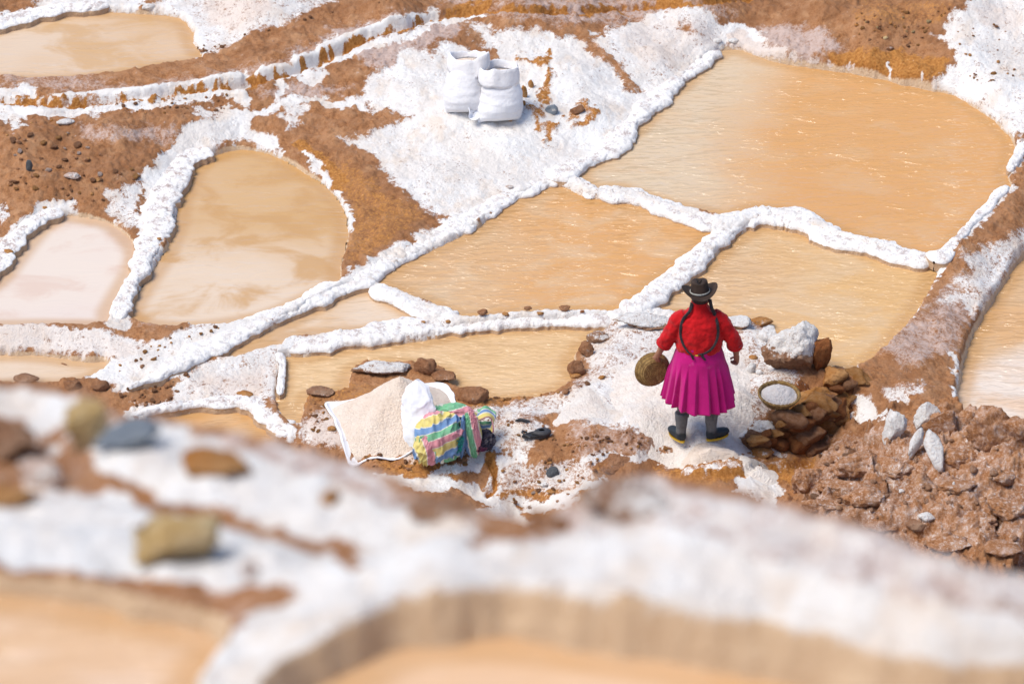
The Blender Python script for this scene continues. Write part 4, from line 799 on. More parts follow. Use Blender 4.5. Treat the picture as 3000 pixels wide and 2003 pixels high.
paint(fs, [(190,1010),(260,950),(380,965),(560,1040),(700,1085),(900,1150),(1100,1205),(1050,1240),(850,1272),(700,1232),(500,1166),(330,1126),(240,1096)], .95, 16); paint(fs, [(520,1000),(700,1040),(830,1080),(960,1130),(1180,1200),(1000,1190),(800,1110)], .55, 20); paint(fp, [(430,1000),(700,1030),(830,1080),(960,1130),(1060,1145),(1180,1200),(900,1150),(560,1050)], .9, 24)
paint(fs, [(-130,880),(150,895),(235,925),(150,1000),(105,1030),(60,960),(-130,930)], .95, 12); paint(fo, [(-130,1105),(60,1105),(95,1130),(0,1160),(-130,1160)], 1.0, 14); paint(fs, [(40,1085),(130,1085),(110,1110),(50,1110)], .8, 14)
L(fs, [(215,1095),(330,1135),(480,1180),(640,1225),(780,1275),(835,1292)], 9, .0, 6, 'mix'); L(fp, [(215,1095),(330,1135),(480,1180),(640,1225),(780,1275),(835,1292)], 14, 0, 6, 'mix')
paint(fp, [(900,1130),(1120,1165),(1180,1210),(960,1180)], 0.2, 16, None, 'mix'); paint(fs, [(940,1125),(1100,1160),(1150,1200),(980,1170)], .25, 16, None, 'mix'); paint(fs, [(1170,1180),(1300,1150),(1420,1100),(1440,1150),(1300,1190),(1200,1210)], .38, 16, None, 'mix')
for nm, (poly, zw, b) in {'a': (F1, 13.66, .09), 'b': (F2, 13.84, .2)}.items():
    d = sdf(FX, FY, poly)+(fn1-.5)*.07+(fbm2(FX*2.2, FY*2.2, 3, 241)-.5)*.16
    wgt = sstep(.2, .02, d); FZ = lerp(FZ, np.maximum(FZ, zw+b), wgt)
    lip = .13 if nm == 'b' else .07
    t = sstep(lip, -.01, d); t = np.clip(t+.045*np.sin(t*16+fn1*3)*(t > 0)*(t < 1), 0, 1); FZ = lerp(FZ, zw-.06, t)
    fsi = np.maximum(fsi, sstep(lip*.95, lip*.75, d)); fs = fs*(1-sstep(lip*.85, lip*.6, d))
FZ += (fn1-.5)*.05+(fn2-.5)*.03*(1-fsi)
dd = FY-yc; drop = np.where(dd > 0, .95*dd*dd/(dd+.12), 0)
FZ = np.where(dd > 0, np.maximum(np.minimum(FZ, zc+.01+(fn1-.5)*.04)-drop, -.95), FZ)
near = np.maximum(0, -26.6-FY); FZ = FZ+np.where(near > 0, near*.5, 0)
hill = obj('hillside', meshdata('hillside', np.stack([FX.ravel(), FY.ravel(), FZ.ravel()], 1), quads(len(fgx), len(fgy)), dict(salt=fs.ravel(), ochre=fo.ravel(), pale=fp.ravel(), pink=fpk.ravel(), silt=fsi.ravel())), M['earth'])
tag(hill, 'blurred salt-crusted terraces of the near hillside', None, None, 'structure')
water('near_a', F1, 13.66, ((.62, .42, .27), (.60, .36, .17), (.70, .55, .44), .5, 21), 'blurred pinkish-orange brine at the bottom left corner', .05)
water('near_b', F2, 13.84, ((.66, .45, .30), (.64, .42, .25), (.68, .5, .36), .15, 22), 'blurred pinkish brine at the bottom edge', .08)
def fhit(u, v):
    a = (u-IW/2)/FP; b = -(v-IH/2)/FP; d = np.array([a, cp+b*sp, -sp+b*cp]); t = np.linspace(15, 26, 1500); p = CAM+d*t[:, None]
    i = np.clip(np.searchsorted(fgx, p[:, 0])-1, 0, len(fgx)-2); j = np.clip(np.searchsorted(fgy, p[:, 1])-1, 0, len(fgy)-2)
    k = np.argmax(p[:, 2] < FZ[i, j]); return p[k]
FS = 670.0
def fstone(u, v, w_, h_, mat, label, **k): return stone(u, v, w_*1.2, h_*1.55, mat, label, at=fhit, sc_=FS, **{**dict(ang=13, rough=.45, cut=(.34, .66)), **k})
fstone(310,990,180,80,'grey_rock','large blurred blue-grey stone on the near ridge',name='stone',sub=4,sink=.2,tilt=(0,-.25))
fstone(205,965,130,110,'yellow_rock','blurred mustard-brown stone left of the grey stone',name='stone',sub=4,rz=.8)
fstone(490,1035,160,90,'ochre_rock','blurred orange stone bedded in the near salt ridge',name='stone',sub=4,sink=.45)
fstone(400,1212,190,130,'yellow_rock','blurred pale yellow angular stone on the near salt crust',name='stone',sub=4,ang=8,sink=.46,tilt=(0,-.1))
fstone(580,1306,40,36,'pink_rock','blurred reddish pebble on the near salt crust',name='pebble',sub=3)
fstone(757,1135,40,40,'ochre_rock','blurred orange chip on the crest of the near ridge',name='stone',sub=3)
fstone(20,1000,120,100,'grey_brown_rock','blurred purple-brown boulder at the left edge of the near ridge',name='boulder',cat='rock',sub=4)
fstone(90,1075,110,70,'pink_rock','blurred pinkish rubble below the left boulder',name='stone',salt=.5,sub=4)
fstone(0,1130,150,50,'ochre_rock','blurred orange stone at the left edge above the salt crust',name='stone',sub=4,sink=.35)
fstone(1010,1160,170,70,'grey_brown_rock','blurred brown boulder on the near crest left of the notch',name='boulder',cat='rock',salt=.25,sub=4,sink=.4)
fstone(1460,1128,220,90,'grey_brown_rock','blurred lilac-white boulder on the crest below the bank',name='boulder',cat='rock',salt=.55,sub=4,sink=.4)
fstone(1260,1185,110,50,'brown_rock','blurred brown lump beside the notch in the near crest',name='clod',cat='rock',salt=.2,sub=4,sink=.4)

# ================================================================== SALT PILES, SHEET, SACKS, BASKETS
def loc_z(u, v): return hit(u, v)
def heap(outline_uv, z0, peak_uv, zp, seed, power=1.0, nz=.02, grow=1.0, flat=0.0, nr=70, nt=200, onground=False, wa=.0):
    ol = catmull([unproj(u, v, z0)[:2] for u, v in outline_uv], .03, True); pk = unproj(peak_uv[0], peak_uv[1], zp)[:2]
    idx = np.linspace(0, len(ol), nt, endpoint=False).astype(int); ring = pk+(ol[idx]-pk)*grow
    if onground:
        th_ = np.linspace(0, 2*np.pi, nt, endpoint=False); wig = wa*(fbm2(np.cos(th_)*3+seed, np.sin(th_)*3, 4, seed, .65)-.5)
    r = np.linspace(0, 1, nr)
    XY = pk[None, None, :]+(ring[None]-pk)*r[:, None, None]
    if onground: XY = pk+(XY-pk)*(1+0*wig[None, :, None]*(r[:, None, None])**4)
    g = np.array([[ground_z(x, y) for x, y in row] for row in XY[-1:]])[0]
    gb = np.full(nt, z0)
    prof = (1-r)**power if not flat else np.clip(1-((r-flat)/(1-flat)).clip(0, 1)**1.3, 0, 1)
    x, y = XY[..., 0], XY[..., 1]
    if onground:
        Zz = base_z(x, y)+(zp-z0)*prof[:, None]+.006-.035*(r[:, None])**8
    else: Zz = z0+(zp-z0)*prof[:, None]+0*gb[None]
    Zz = Zz+((fbm2(x*8, y*8, 4, seed)-.5)*nz*2+(fbm2(x*35, y*35, 2, seed+4)-.5)*nz*.7)*np.minimum(1, 6*(1-r))[:, None]
    Zz[-1] = np.minimum(Zz[-1], z0-.03) if not onground else Zz[-1]-.02
    V = np.concatenate([XY, Zz[..., None]], -1).reshape(-1, 3)
    return V, quads(nr, nt, False, True)[:, ::-1]
def z5(x, y): return ((900+x/3.915)*.7827, (1020+y/3.915)*.7827)
OUT = [z5(*p) for p in [(225,590),(400,572),(650,545),(900,490),(1150,430),(1380,348),(1590,362),(1680,500),(1712,640),(1640,800),(1450,920),(1250,1010),(1050,1058),(850,1050),(680,1030),(500,1015),(390,900),(300,740)]]
def sheet_mesh(outline, z0, seed):
    ol = catmull([unproj(u, v, z0)[:2] for u, v in outline], .03, True); c = ol.mean(0); nt = len(ol); rr = [.80, .9, .975, .99, 1.005, 1.015]
    th = np.arange(nt)/nt*40; wob = (vn2(th, th*0, seed)-.5)
    rows = []
    for i, k in enumerate(rr):
        up = [0, .0, .004, .014, .020, .010][i]*(1+1.6*wob)+(-.02 if i < 2 else 0)
        q_ = c+(ol-c)*(k+wob[:, None]*.04*(i > 1)); rows.append(np.c_[q_, base_z(q_[:, 0], q_[:, 1])+.012+up])
    V = np.concatenate(rows); return V, quads(len(rr), nt, False, True)
M['sheet'] = plain('white woven plastic', (.84, .86, .90), (.78, .80, .85), 14, .55, .4, .004)
M['sack'] = plain('white sack cloth', (.80, .80, .82), (.70, .69, .70), 5, .6, .35, .02)
zs = .075
V, F = sheet_mesh(OUT, zs, 3); o = obj('ground_sheet', meshdata('ground_sheet', V, F), M['sheet']); md = o.modifiers.new('thick', 'SOLIDIFY'); md.thickness = .004
tag(o, 'white plastic sheet spread under the salt pile, edges curling up', 'sheet')
V, F = heap(OUT, zs, z5(1060, 265), zs+.46, 5, 1.12, .018, .985, onground=True, wa=.03)
tag(obj('salt_pile', meshdata('salt_pile', V, F), M['grain']), 'pointed pile of pinkish salt heaped on the white sheet', 'salt pile')
V, F = heap([(1392,858),(1440,815),(1520,780),(1620,775),(1700,790),(1735,850),(1742,930),(1715,985),(1640,1012),(1560,1016),(1490,1000),(1425,950)], .12, (1560,862), .24, 8, 1.15, .022, 1.04, 0, onground=True)
tag(obj('salt_pile', meshdata('salt_pile', V, F), M['grain_white']), 'broad low pile of fresh salt around the woman\'s feet', 'salt pile')
V, F = heap([(1555,1042),(1590,1026),(1640,1024),(1690,1036),(1700,1052),(1640,1060),(1580,1060)], -.06, (1630,1032), .06, 9, .8, .012, onground=True)
tag(obj('salt_pile', meshdata('salt_pile', V, F), M['grain']), 'small pinkish salt heap just below the woman\'s boots', 'salt pile')
V, F = heap([(1690,1125),(1730,1105),(1775,1115),(1790,1140),(1770,1165),(1720,1165),(1690,1150)], -.42, (1745,1122), -.32, 10, .8, .012, onground=True)
tag(obj('salt_pile', meshdata('salt_pile', V, F), M['grain_white']), 'small white salt heap at the foot of the brown mound', 'salt pile')
V, F = heap([(1265,950),(1310,905),(1345,880),(1375,900),(1400,940),(1390,965),(1330,965)], .08, (1350,905), .16, 12, 1.1, .014, onground=True)
tag(obj('salt_pile', meshdata('salt_pile', V, F), M['grain_white']), 'small fan of spilled salt between pond edge and big pile', 'salt pile')

def sell(a, b, e, n=48):
    t = np.linspace(0, 2*np.pi, n, endpoint=False); c, s = np.cos(t), np.sin(t)
    return np.stack([a*np.sign(c)*np.abs(c)**e, b*np.sign(s)*np.abs(s)**e], 1)
def sack(u, v, wid, hgt, lean, rz, label, seed, slump=.0):
    p = hit(u, v); t = empty('salt_sack', p, rz); t.rotation_euler = (rad(-4), slump*.9, rz); tag(t, label, 'sack', 'two full sacks on the salt')
    zz = [0, .04, .12, .25, .4, .55, .7, .8, .86]; aw = [.44, .50, .54, .55, .53, .49, .44, .40, .38]; bw = [.03, .20, .36, .44, .44, .40, .33, .27, .23]; ex = [.6, .7, .8, .85, .9, .9, .9, .95, 1]
    st = np.linspace(0, .86, 40); rings = []
    for k in st:
        a = np.interp(k, zz, aw)*wid; b = np.interp(k, zz, bw)*wid; e = np.interp(k, zz, ex); xy = sell(a, b, e, 64)
        cx = lean*hgt*k+slump*math.sin(k*3.2)*wid; fold = 1+.05*(fbm2(np.full(64, k*14.0), np.cos(np.linspace(0, 6.28, 64))*2+seed, 3, seed)-.5)*2
        crn = .10*wid*np.abs(np.cos(np.linspace(0, 2*np.pi, 64, endpoint=False)))**6*max(0, 1-k*6)     # pointed corners at the bottom seam
        rings.append(np.c_[xy*fold[:, None]+[cx, .10*hgt*k], np.full(64, k*hgt)-crn])
    V, F = loft(rings, True, False); F.append(tuple(range(63, -1, -1)))
    o = obj('sack_body', meshdata('sack_body', V, F), M['sack'], t); o.modifiers.new('s', 'SUBSURF').render_levels = 1
    rings = []                                                        # rolled-out collar
    for i, (kz, ka, kb) in enumerate(((.82, .385, .24), (.90, .41, .25), (.955, .44, .26), (.97, .47, .29), (.93, .50, .33), (.84, .52, .36), (.74, .52, .37))):
        n = 64; th = np.linspace(0, 2*np.pi, n, endpoint=False); wob = .045*np.sin(th*2+seed)+.06*(vn2(th*3, th*0+seed, seed)-.5)*2; fr = np.clip(-np.sin(th), 0, 1)
        xy = sell(ka*wid, kb*wid, .95, n)*(1+wob*.6)[:, None]; z = hgt*(kz+wob*.5)-(fr*.10*hgt if i > 3 else 0)
        rings.append(np.c_[xy+[lean*hgt*kz, .10*hgt*kz], z])
    V, F = loft(rings, True, False); o = obj('collar', meshdata('collar', V, F), M['sack'], t); o.modifiers.new('s', 'SUBSURF').render_levels = 1; md = o.modifiers.new('t', 'SOLIDIFY'); md.thickness = .006
    th = np.linspace(0, 2*np.pi, 40, endpoint=False); rings = []
    for r_ in (1, .8, .55, .3, .06): rings.append(np.c_[sell(.37*wid*r_, .22*wid*r_, 1, 40)+[lean*hgt*.8, .08*hgt], np.full(40, hgt*(.84+.05*(1-r_)))+.01*vn2(th*3, th*0, 4)])
    V, F = loft(rings, True, False); obj('salt_fill', meshdata('salt_fill', V, F), M['grain'], t)
    return t
sack(1070, 256, .36, .56, .10, -.10, 'left of the two full white sacks, slumped behind the other', 2, -.08)
sack(1142, 276, .38, .53, .0, .22, 'right of the two full white sacks, open with salt showing', 5, .06)
def scrap(u, v, r, label, rx, ry):
    n = 28; th = np.linspace(0, 2*np.pi, n, endpoint=False); rings = [np.c_[np.cos(th)*r*k*(1+.12*np.sin(3*th)), np.sin(th)*r*k*1.25, r*.9*(k**2)+.02*np.sin(4*th)*k] for k in (.05, .3, .55, .8, 1)]
    V, F = loft(rings, True, False); p = hit(u, v); o = obj('sack_scrap', meshdata('sack_scrap', V, F), M['sheet'], None, (p[0], p[1]-.04, p[2]+r*1.1), (rx, ry, 0)); o.modifiers.new('t', 'SOLIDIFY').thickness = .008; o.modifiers.new('s', 'SUBSURF').render_levels = 1
    tag(o, label, 'sack')
scrap(1094, 246, .06, 'upper crumpled bag corner sticking out between the sacks', .9, -.4); scrap(1086, 270, .065, 'lower crumpled bag corner between the sacks', .8, .5)

# white sack leaning on the pile
t = unproj(952, 1010, .06); n = 40; rings = []
for k in np.linspace(0, 1, 44):
    a = np.interp(k, [0, .08, .35, .7, .88, 1], [.085, .105, .125, .115, .075, .012])*1.08; b = np.interp(k, [0, .3, .7, 1], [.05, .06, .05, .008]); th = np.linspace(0, 2*np.pi, n, endpoint=False)
    f = 1+.30*(fbm2(np.cos(th)*2.2+k*1.5, np.sin(th)*2.2+k*5, 4, 17, .6)-.5)*2+.25*((1-np.abs(2*fbm2(np.cos(th)*1.6+k*2, np.sin(th)*1.6-k*3, 2, 27)-1))**4-.4)
    rings.append(np.c_[np.cos(th)*a*f+.03*k*math.sin(k*3), np.sin(th)*b*f+.22*k, np.full(n, k*.47)+.02*np.cos(th*2)*(1-k)])
V, F = loft(rings); o = obj('empty_sack', meshdata('empty_sack', V, F), M['sheet'], None, (t[0], t[1]-.02, t[2]), (0, .06, .05)); o.modifiers.new('s', 'SUBSURF').render_levels = 1
tag(o, 'crumpled white sack propped up against the pointed salt pile', 'sack')

# ------------------------------------------------------------------ striped cloth bundle
def colmat(name, rough=.9, bump=.004, bscale=160):
    b = NB(name); c = b.attr('Col', True); n_ = b.noise(bscale, 3, .6); n2 = b.noise(18, 4, .6)
    return b.done(b.mix(b.math('MULTIPLY', b.step(n2, .4, .75), .22), c, (.45, .42, .40)), rough, .15, b.bump(b.math('ADD', n_, b.math('MULTIPLY', n2, 2)), bump, .8))
M['cloth'] = colmat('striped woven cloth')
GRN = (.17, .44, .25); PNK = (.62, .27, .31); YEL = (.64, .54, .18); BLU = (.15, .27, .48); CRM = (.70, .68, .58)
def stripes(c, wd=.062):
    """woven stripe colours across the cloth coordinate c"""
    pal_ = np.array([GRN, PNK, YEL, BLU]); k = np.floor(c/wd).astype(int); f = c/wd-k; col = pal_[k % 4]
    ln = np.minimum(f, 1-f)*wd < .0032; col = np.where(ln[:, None], np.array(CRM), col); return col
def lobe(name, parent, ctr, radii, seed, sdir, off, folds=.05, fdir=(1, 0, 3), rot=None, wd=.062, plaincol=None, bend=0.0):
    nu, nv = 150, 200; ph = np.linspace(.02, np.pi-.02, nu); th = np.linspace(0, 2*np.pi, nv, endpoint=False)
    PH, TH = np.meshgrid(ph, th, indexing='ij'); D = np.stack([np.sin(PH)*np.cos(TH), np.sin(PH)*np.sin(TH), np.cos(PH)], -1).reshape(-1, 3)
    q = D*np.array(fdir)+seed; f1 = fbm3(q*1.2, 3, seed); f2 = 1-np.abs(2*fbm3(q*1.7+3, 2, seed+9)-1)
    P = D*np.array(radii)*(1+(f1-.5)*folds*5+(f2**3-.4)*folds*4.5)[:, None]
    Q0 = D*np.array(radii)*(1+(f1-.5)*folds*2)[:, None]; c = Q0@np.array(sdir)+off+bend*(Q0[:, 0]**2)+(fbm3(D*2.2+seed, 2, seed+5)-.5)*.012
    col = stripes(c, wd) if plaincol is None else np.array(plaincol)[None]*np.ones((len(P), 1))
    return obj(name, meshdata(name, P, quads(nu, nv, False, True)[:, ::-1], {'Col': col}), M['cloth'], parent, ctr, rot)
bp = unproj(1035, 1032, .06); bun = empty('cloth_bundle', bp); tag(bun, 'carrying cloth bundle striped green, pink, yellow and blue, with clothes inside', 'bundle')
def bl(u, v, z): return unproj(u, v, z)-bp
lobe('cloth', bun, bl(1012, 1000, .16), (.20, .17, .21), 3, (.30, -.5, -.85), .30, .040, (2.2, 1, 1), (0, -.1, 0), bend=.5)
lobe('cloth', bun, bl(985, 1022, .10), (.12, .11, .17), 8, (-.85, -.35, -.45), .56, .045, (2, 1, 1), (0, .3, 0))
lobe('cloth', bun, bl(1040, 955, .20), (.19, .13, .10), 5, (.35, -.45, -.85), .12, .05, (1, 2, 2), (0, .1, 0))
lobe('cloth_flap', bun, bl(1082, 995, .15), (.075, .08, .20), 7, (1, .15, .1), .045, .04, (3, 3, .6), (0, -.08, 0), .055)
lobe('cloth_flap', bun, bl(1060, 1000, .15), (.028, .07, .19), 15, (1, 0, 0), .23, .03, (3, 3, .6), (0, .05, 0), .07)
M['dark_cloth'] = None
lobe('dark_garment', bun, bl(1112, 1008, .07), (.075, .07, .075), 9, (1, 0, 0), 0, .08, (2, 2, 2), None, .06, (.035, .03, .05))
lobe('dark_garment', bun, bl(1052, 985, .19), (.05, .09, .10), 10, (1, 0, 0), 0, .08, (2, 2, 2), None, .06, (.03, .025, .045))
lobe('maroon_garment', bun, bl(1098, 1022, .035), (.07, .05, .035), 12, (1, 0, 0), 0, .08, (2, 2, 2), None, .06, (.13, .02, .06))
lobe('teal_garment', bun, bl(1046, 1012, .12), (.045, .09, .10), 11, (1, 0, 0), 0, .14, (3, 3, 3), (0, .2, 0), .06, (.06, .42, .36))
lobe('blue_hem', bun, bl(1010, 1035, .03), (.05, .05, .03), 14, (1, 0, 0), 0, .05, (2, 2, 2), None, .06, (.04, .20, .50))
# the loop of cloth standing out on the right
ang = np.linspace(-2.0, 2.3, 60); ring_p = np.stack([.085*np.cos(ang), .02*np.sin(ang*2), .085*np.sin(ang)*.8], 1); wv = np.linspace(-.05, .05, 14); VV = []; CC = []
for i, pth in enumerate(ring_p):
    for k, w2 in enumerate(wv):
        VV.append(pth+np.array([.012*math.sin(ang[i]*3+w2*40), w2, .5*w2+.008*math.cos(ang[i]*5)])); CC.append(w2+.05)
VV = np.array(VV); o = obj('cloth_loop', meshdata('cloth_loop', VV, quads(60, 14), {'Col': stripes(np.array(CC)+.2, .034)}), M['cloth'], bun, bl(1108, 962, .17)); o.modifiers.new('t', 'SOLIDIFY').thickness = .012

# ------------------------------------------------------------------ black slipper and dark strap
M['rubber'] = plain('black rubber', (.022, .022, .026), (.05, .05, .055), 20, .6, .4, .003)
sp_ = hit(1230, 1000); sho = empty('slipper', sp_, .28); tag(sho, 'lone black slipper lying on the salt right of the bundle', 'shoe')
def outline_shoe(n=40):
    t_ = np.linspace(0, 2*np.pi, n, endpoint=False); x = .125*np.cos(t_); return np.stack([x, np.sin(t_)*.042*(1+.25*np.cos(t_)-.18*np.cos(2*t_))], 1)
os_ = outline_shoe(); V, F = loft([np.c_[os_*.96, np.full(40, 0.)], np.c_[os_*1.02, np.full(40, .012)], np.c_[os_, np.full(40, .024)]]); obj('sole', meshdata('sole', V, F), M['rubber'], sho)
rings = []
for k, zt, sc2 in ((0, .02, 1.0), (.3, .034, .97), (.6, .042, .86), (.85, .046, .62), (1, .047, .35)):
    q = os_.copy()*sc2; q[:, 0] = np.where(q[:, 0] < -.01, q[:, 0], q[:, 0]); rings.append(np.c_[q[:, 0]*.62+.045, q[:, 1], np.full(40, zt)])
V, F = loft(rings, True, False); o = obj('upper', meshdata('upper', V, F), M['rubber'], sho); o.modifiers.new('t', 'SOLIDIFY').thickness = .006
V, F = tube([(-.07, .044, .022), (-.11, .03, .05), (-.125, 0, .058), (-.11, -.03, .05), (-.07, -.044, .022)], .008, 8); obj('heel_rim', meshdata('heel_rim', V, F), M['rubber'], sho)
q = hit(1198, 968); V, F = tube([(-.06, 0, .01), (-.02, .01, .018), (.03, -.004, .014), (.06, .006, .008)], [.008, .014, .014, .007], 8)
tag(obj('strap', meshdata('strap', V, F), M['rubber'], None, q), 'short dark strap lying above the slipper', 'strap')

# ------------------------------------------------------------------ coiled straw baskets
def straw_mat():
    b = NB('coiled straw'); n1 = b.noise(28, 5, .6); n2 = b.noise(110, 3, .6, b.coord((1, 1, 1)))
    col = b.mix(b.step(n1, .32, .68), (.17, .095, .032), (.34, .215, .075)); col = b.mix(b.math('MULTIPLY', b.step(n2, .55, .7), .55), col, (.10, .055, .02))
    vl = b.n('ShaderNodeVectorMath'); vl.operation = 'LENGTH'; b.l(b.coord((1, 1, 0)), vl.inputs[0]); ring = b.math('SINE', b.math('MULTIPLY', vl.outputs['Value'], 420.0))
    col = b.mix(b.math('MULTIPLY', b.step(ring, .1, .95), .55), col, (.075, .04, .015)); col = b.mix(b.math('MULTIPLY', b.step(b.noise(60, 2, .5), .6, .68), .35), col, (.50, .38, .18))
    return b.done(col, .7, .25, b.bump(b.math('ADD', n2, n1), .006, .9))
M['straw'] = straw_mat()
def basket_mesh(R1, R0, dep, thick=.010):
    prof = []
    for k in np.linspace(.03, 1, 40): prof.append((R0*k, 0))
    for k in np.linspace(.04, 1, 26): prof.append((R0+(R1-R0)*k**.8, dep*k))
    prof = np.array(prof); s = np.r_[0, np.cumsum(np.hypot(*np.diff(prof, axis=0).T))]
    nn = np.gradient(prof, axis=0); nn = np.stack([nn[:, 1], -nn[:, 0]], 1); nn /= np.linalg.norm(nn, axis=1)[:, None]
    coil = np.abs(np.sin(s*np.pi/.014))
    outer = prof+nn*(thick*.5+.005*coil)[:, None]; inner = (prof-nn*(thick*.5+.003*coil)[:, None])[::-1]
    full = np.concatenate([outer, inner]); th = np.linspace(0, 2*np.pi, 72, endpoint=False); wv_ = 1+.004*np.sin(th*36)
    V = np.concatenate([np.stack([r*np.cos(th)*wv_, r*np.sin(th)*wv_, np.full(72, z)], 1) for r, z in full]); return V, quads(len(full), 72, False, True)
def basket(name, loc, rot, R1, R0, dep, label):
    t_ = empty(name, loc); t_.rotation_euler = rot; tag(t_, label, 'basket'); V, F = basket_mesh(R1, R0, dep); obj('bowl', meshdata('bowl', V, F), M['straw'], t_)
    a = np.linspace(0, 2*np.pi, 80); path = np.stack([R1*1.01*np.cos(a), R1*1.01*np.sin(a), dep+.003*np.sin(a*30)], 1); V, F = tube(path, .011, 8); obj('rim', meshdata('rim', V, F), M['straw'], t_)
    return t_
qb = unproj(1785, 916, .15)
basket('basket', qb+np.array([0, 0, -.01]), (rad(6), rad(3), 0), .168, .115, .075, 'round straw basket full of white salt standing by the rust block')
n = 60; th = np.linspace(0, 2*np.pi, n, endpoint=False); rings = []
for r_ in np.linspace(1, .02, 22): rings.append(np.c_[np.cos(th)*.150*r_, np.sin(th)*.150*r_, np.full(n, .060+.075*(1-r_**1.6))+.010*(fbm2(np.cos(th)*r_*4, np.sin(th)*r_*4, 3, 5)-.5)*2])
V, F = loft(rings); o = obj('salt_heap', meshdata('salt_heap', V, F), grain_mat('clean salt grains', (.84, .79, .75), (.78, .70, .65), .12), None, qb+np.array([0, 0, -.01]), (rad(6), rad(3), 0))
tag(o, 'heap of white salt filling the round straw basket', 'salt')

# ================================================================== THE WOMAN
fp_ = hit(1599, 1014); fp_[1] += .02
W0 = np.array([fp_[0], fp_[1], max(ground_z(fp_[0], fp_[1]), base_z(fp_[0], fp_[1]))+.014])
wom = empty('person', W0); wom.scale = (.9, .9, .9); tag(wom, 'person seen from behind in red sweater, magenta skirt and dark hat, holding a basket', 'person')
def mat_cloth(name, c1, c2, c3, scale=10, fine=220, bump=.004):
    b = NB(name); n1 = b.noise(scale, 4, .6); n2 = b.noise(fine, 3, .6)
    col = b.mix(b.step(n1, .3, .7), c1, c2); col = b.mix(b.math('MULTIPLY', b.step(b.noise(scale*2.2, 5, .65), .58, .75), .45), col, c3)
    return b.done(col, .85, .2, b.bump(b.math('ADD', n1, b.math('MULTIPLY', n2, .3)), bump, .7), Sheen_Weight=.15)
M['red'] = mat_cloth('red knit', (.50, .004, .008), (.42, .003, .007), (.34, .003, .008), 7)
M['magenta'] = mat_cloth('magenta skirt cloth', (.50, .005, .18), (.41, .004, .145), (.50, .09, .25), 6)
M['skin'] = plain('skin', (.30, .14, .085), (.36, .18, .115), 25, .55, .4, .002)
M['stocking'] = plain('grey stocking', (.13, .095, .085), (.18, .14, .125), 40, .8, .2, .002)
M['hair'] = plain('dark hair', (.014, .011, .014), (.03, .024, .03), 60, .5, .4, .003)
M['felt'] = plain('dark brown leather hat', (.030, .019, .014), (.050, .032, .025), 12, .7, .2, .002)
M['silver'] = plain('braided silver band', (.55, .55, .5), (.30, .30, .28), 200, .4, .6, .002)
def boot_mat():
    b = NB('dusty rubber boot'); n1 = b.noise(16, 5, .65); sx_ = b.n('ShaderNodeSeparateXYZ'); b.l(b.tc.outputs['Object'], sx_.inputs[0]); st = b.math('MULTIPLY', b.step(sx_.outputs[2], .04, .12), b.step(sx_.outputs[1], .14, .02))
    col = b.mix(b.step(b.math('ADD', b.math('MULTIPLY', st, .8), b.math('MULTIPLY', b.math('SUBTRACT', n1, .5), 1.4)), .3, .95), (.014, .020, .026), (.13, .135, .14))
    return b.done(col, .55, .4, b.bump(n1, .004, .5))
M['boot'] = boot_mat(); M['yellow'] = plain('yellow sole', (.62, .40, .03), (.55, .33, .03), 30, .6, .3, .002)

# --- body: one skinned figure
JV = []; JR = []; JE = []
def j(p, r, par=None):
    JV.append(p); JR.append(r if isinstance(r, tuple) else (r, r)); k = len(JV)-1
    if par is not None: JE.append((par, k))
    return k
pel = j((0, 0, .90), (.15, .12)); ch = j((0, .0, 1.12), (.15, .11), pel); ub = j((0, .0, 1.25), (.10, .07), ch); nk = j((0, .018, 1.39), .042, ub); hb = j((0, .03, 1.455), (.068, .075), nk); ht = j((0, .035, 1.55), (.070, .080), hb)
def arm(sx, sh, el, wr, hand, fingers, thumb):
    s0 = j(sh, .050, ub); e0 = j(el, .046, s0); f0 = j(tuple(np.array(el)*.45+np.array(wr)*.55), .037, e0); w0 = j(wr, .026, f0); h0 = j(hand, (.034, .024), w0)
    for ch_ in fingers:
        a = h0
        for p in ch_: a = j(p, .0088, a)
    a = w0
    for p in thumb: a = j(p, .010, a)
def hand_chain(h, d, side, n_, curl, spread):
    """five fingers from palm centre h along d; side = across the knuckles, n_ = curl direction"""
    h, d, side, n_ = [np.array(x, float) for x in (h, d, side, n_)]; d /= np.linalg.norm(d); side /= np.linalg.norm(side); n_ /= np.linalg.norm(n_); out = []
    for k, ln in zip((-1.5, -.5, .5, 1.5), (.062, .072, .068, .054)):
        r0 = h+side*k*.019+d*.018; p1 = r0+(d*math.cos(curl*.4)+n_*math.sin(curl*.4)+side*k*spread)*ln*.45; p2 = p1+(d*math.cos(curl)+n_*math.sin(curl))*ln*.33; p3 = p2+(d*math.cos(curl*1.7)+n_*math.sin(curl*1.7))*ln*.26; out.append([tuple(r0), tuple(p1), tuple(p2), tuple(p3)])
    t0 = h-d*.012+side*.030; t1 = t0+(side*.6+d*.7+n_*.5)*.028; t2 = t1+(side*.1+d*.9+n_*.6)*.026
    return out, [tuple(t0), tuple(t1), tuple(t2)]
LH = np.array((-.395, .075, .80)); fl, tl = hand_chain(LH, (-.25, .12, -.95), (.65, -.70, -.1), (.1, .9, .0), .75, .03)
arm(-1, (-.165, 0, 1.285), (-.285, .02, 1.04), (-.365, .06, .872), tuple(LH), fl, tl)
RH = np.array((.345, .055, .80)); fr, tr = hand_chain(RH, (.0, .15, -.98), (-.55, .83, 0), (-.9, .2, .2), 1.15, .01)
arm(1, (.165, 0, 1.285), (.300, .0, 1.045), (.342, .045, .88), tuple(RH), fr, tr)
for sx in (-1, 1):
    hp = j((sx*.095, 0, .84), .085, pel); kn = j((sx*.118, .03, .50), .062, hp); cf = j((sx*.128, .0, .36), .057, kn); j((sx*.135, .0, .16), .040, cf)
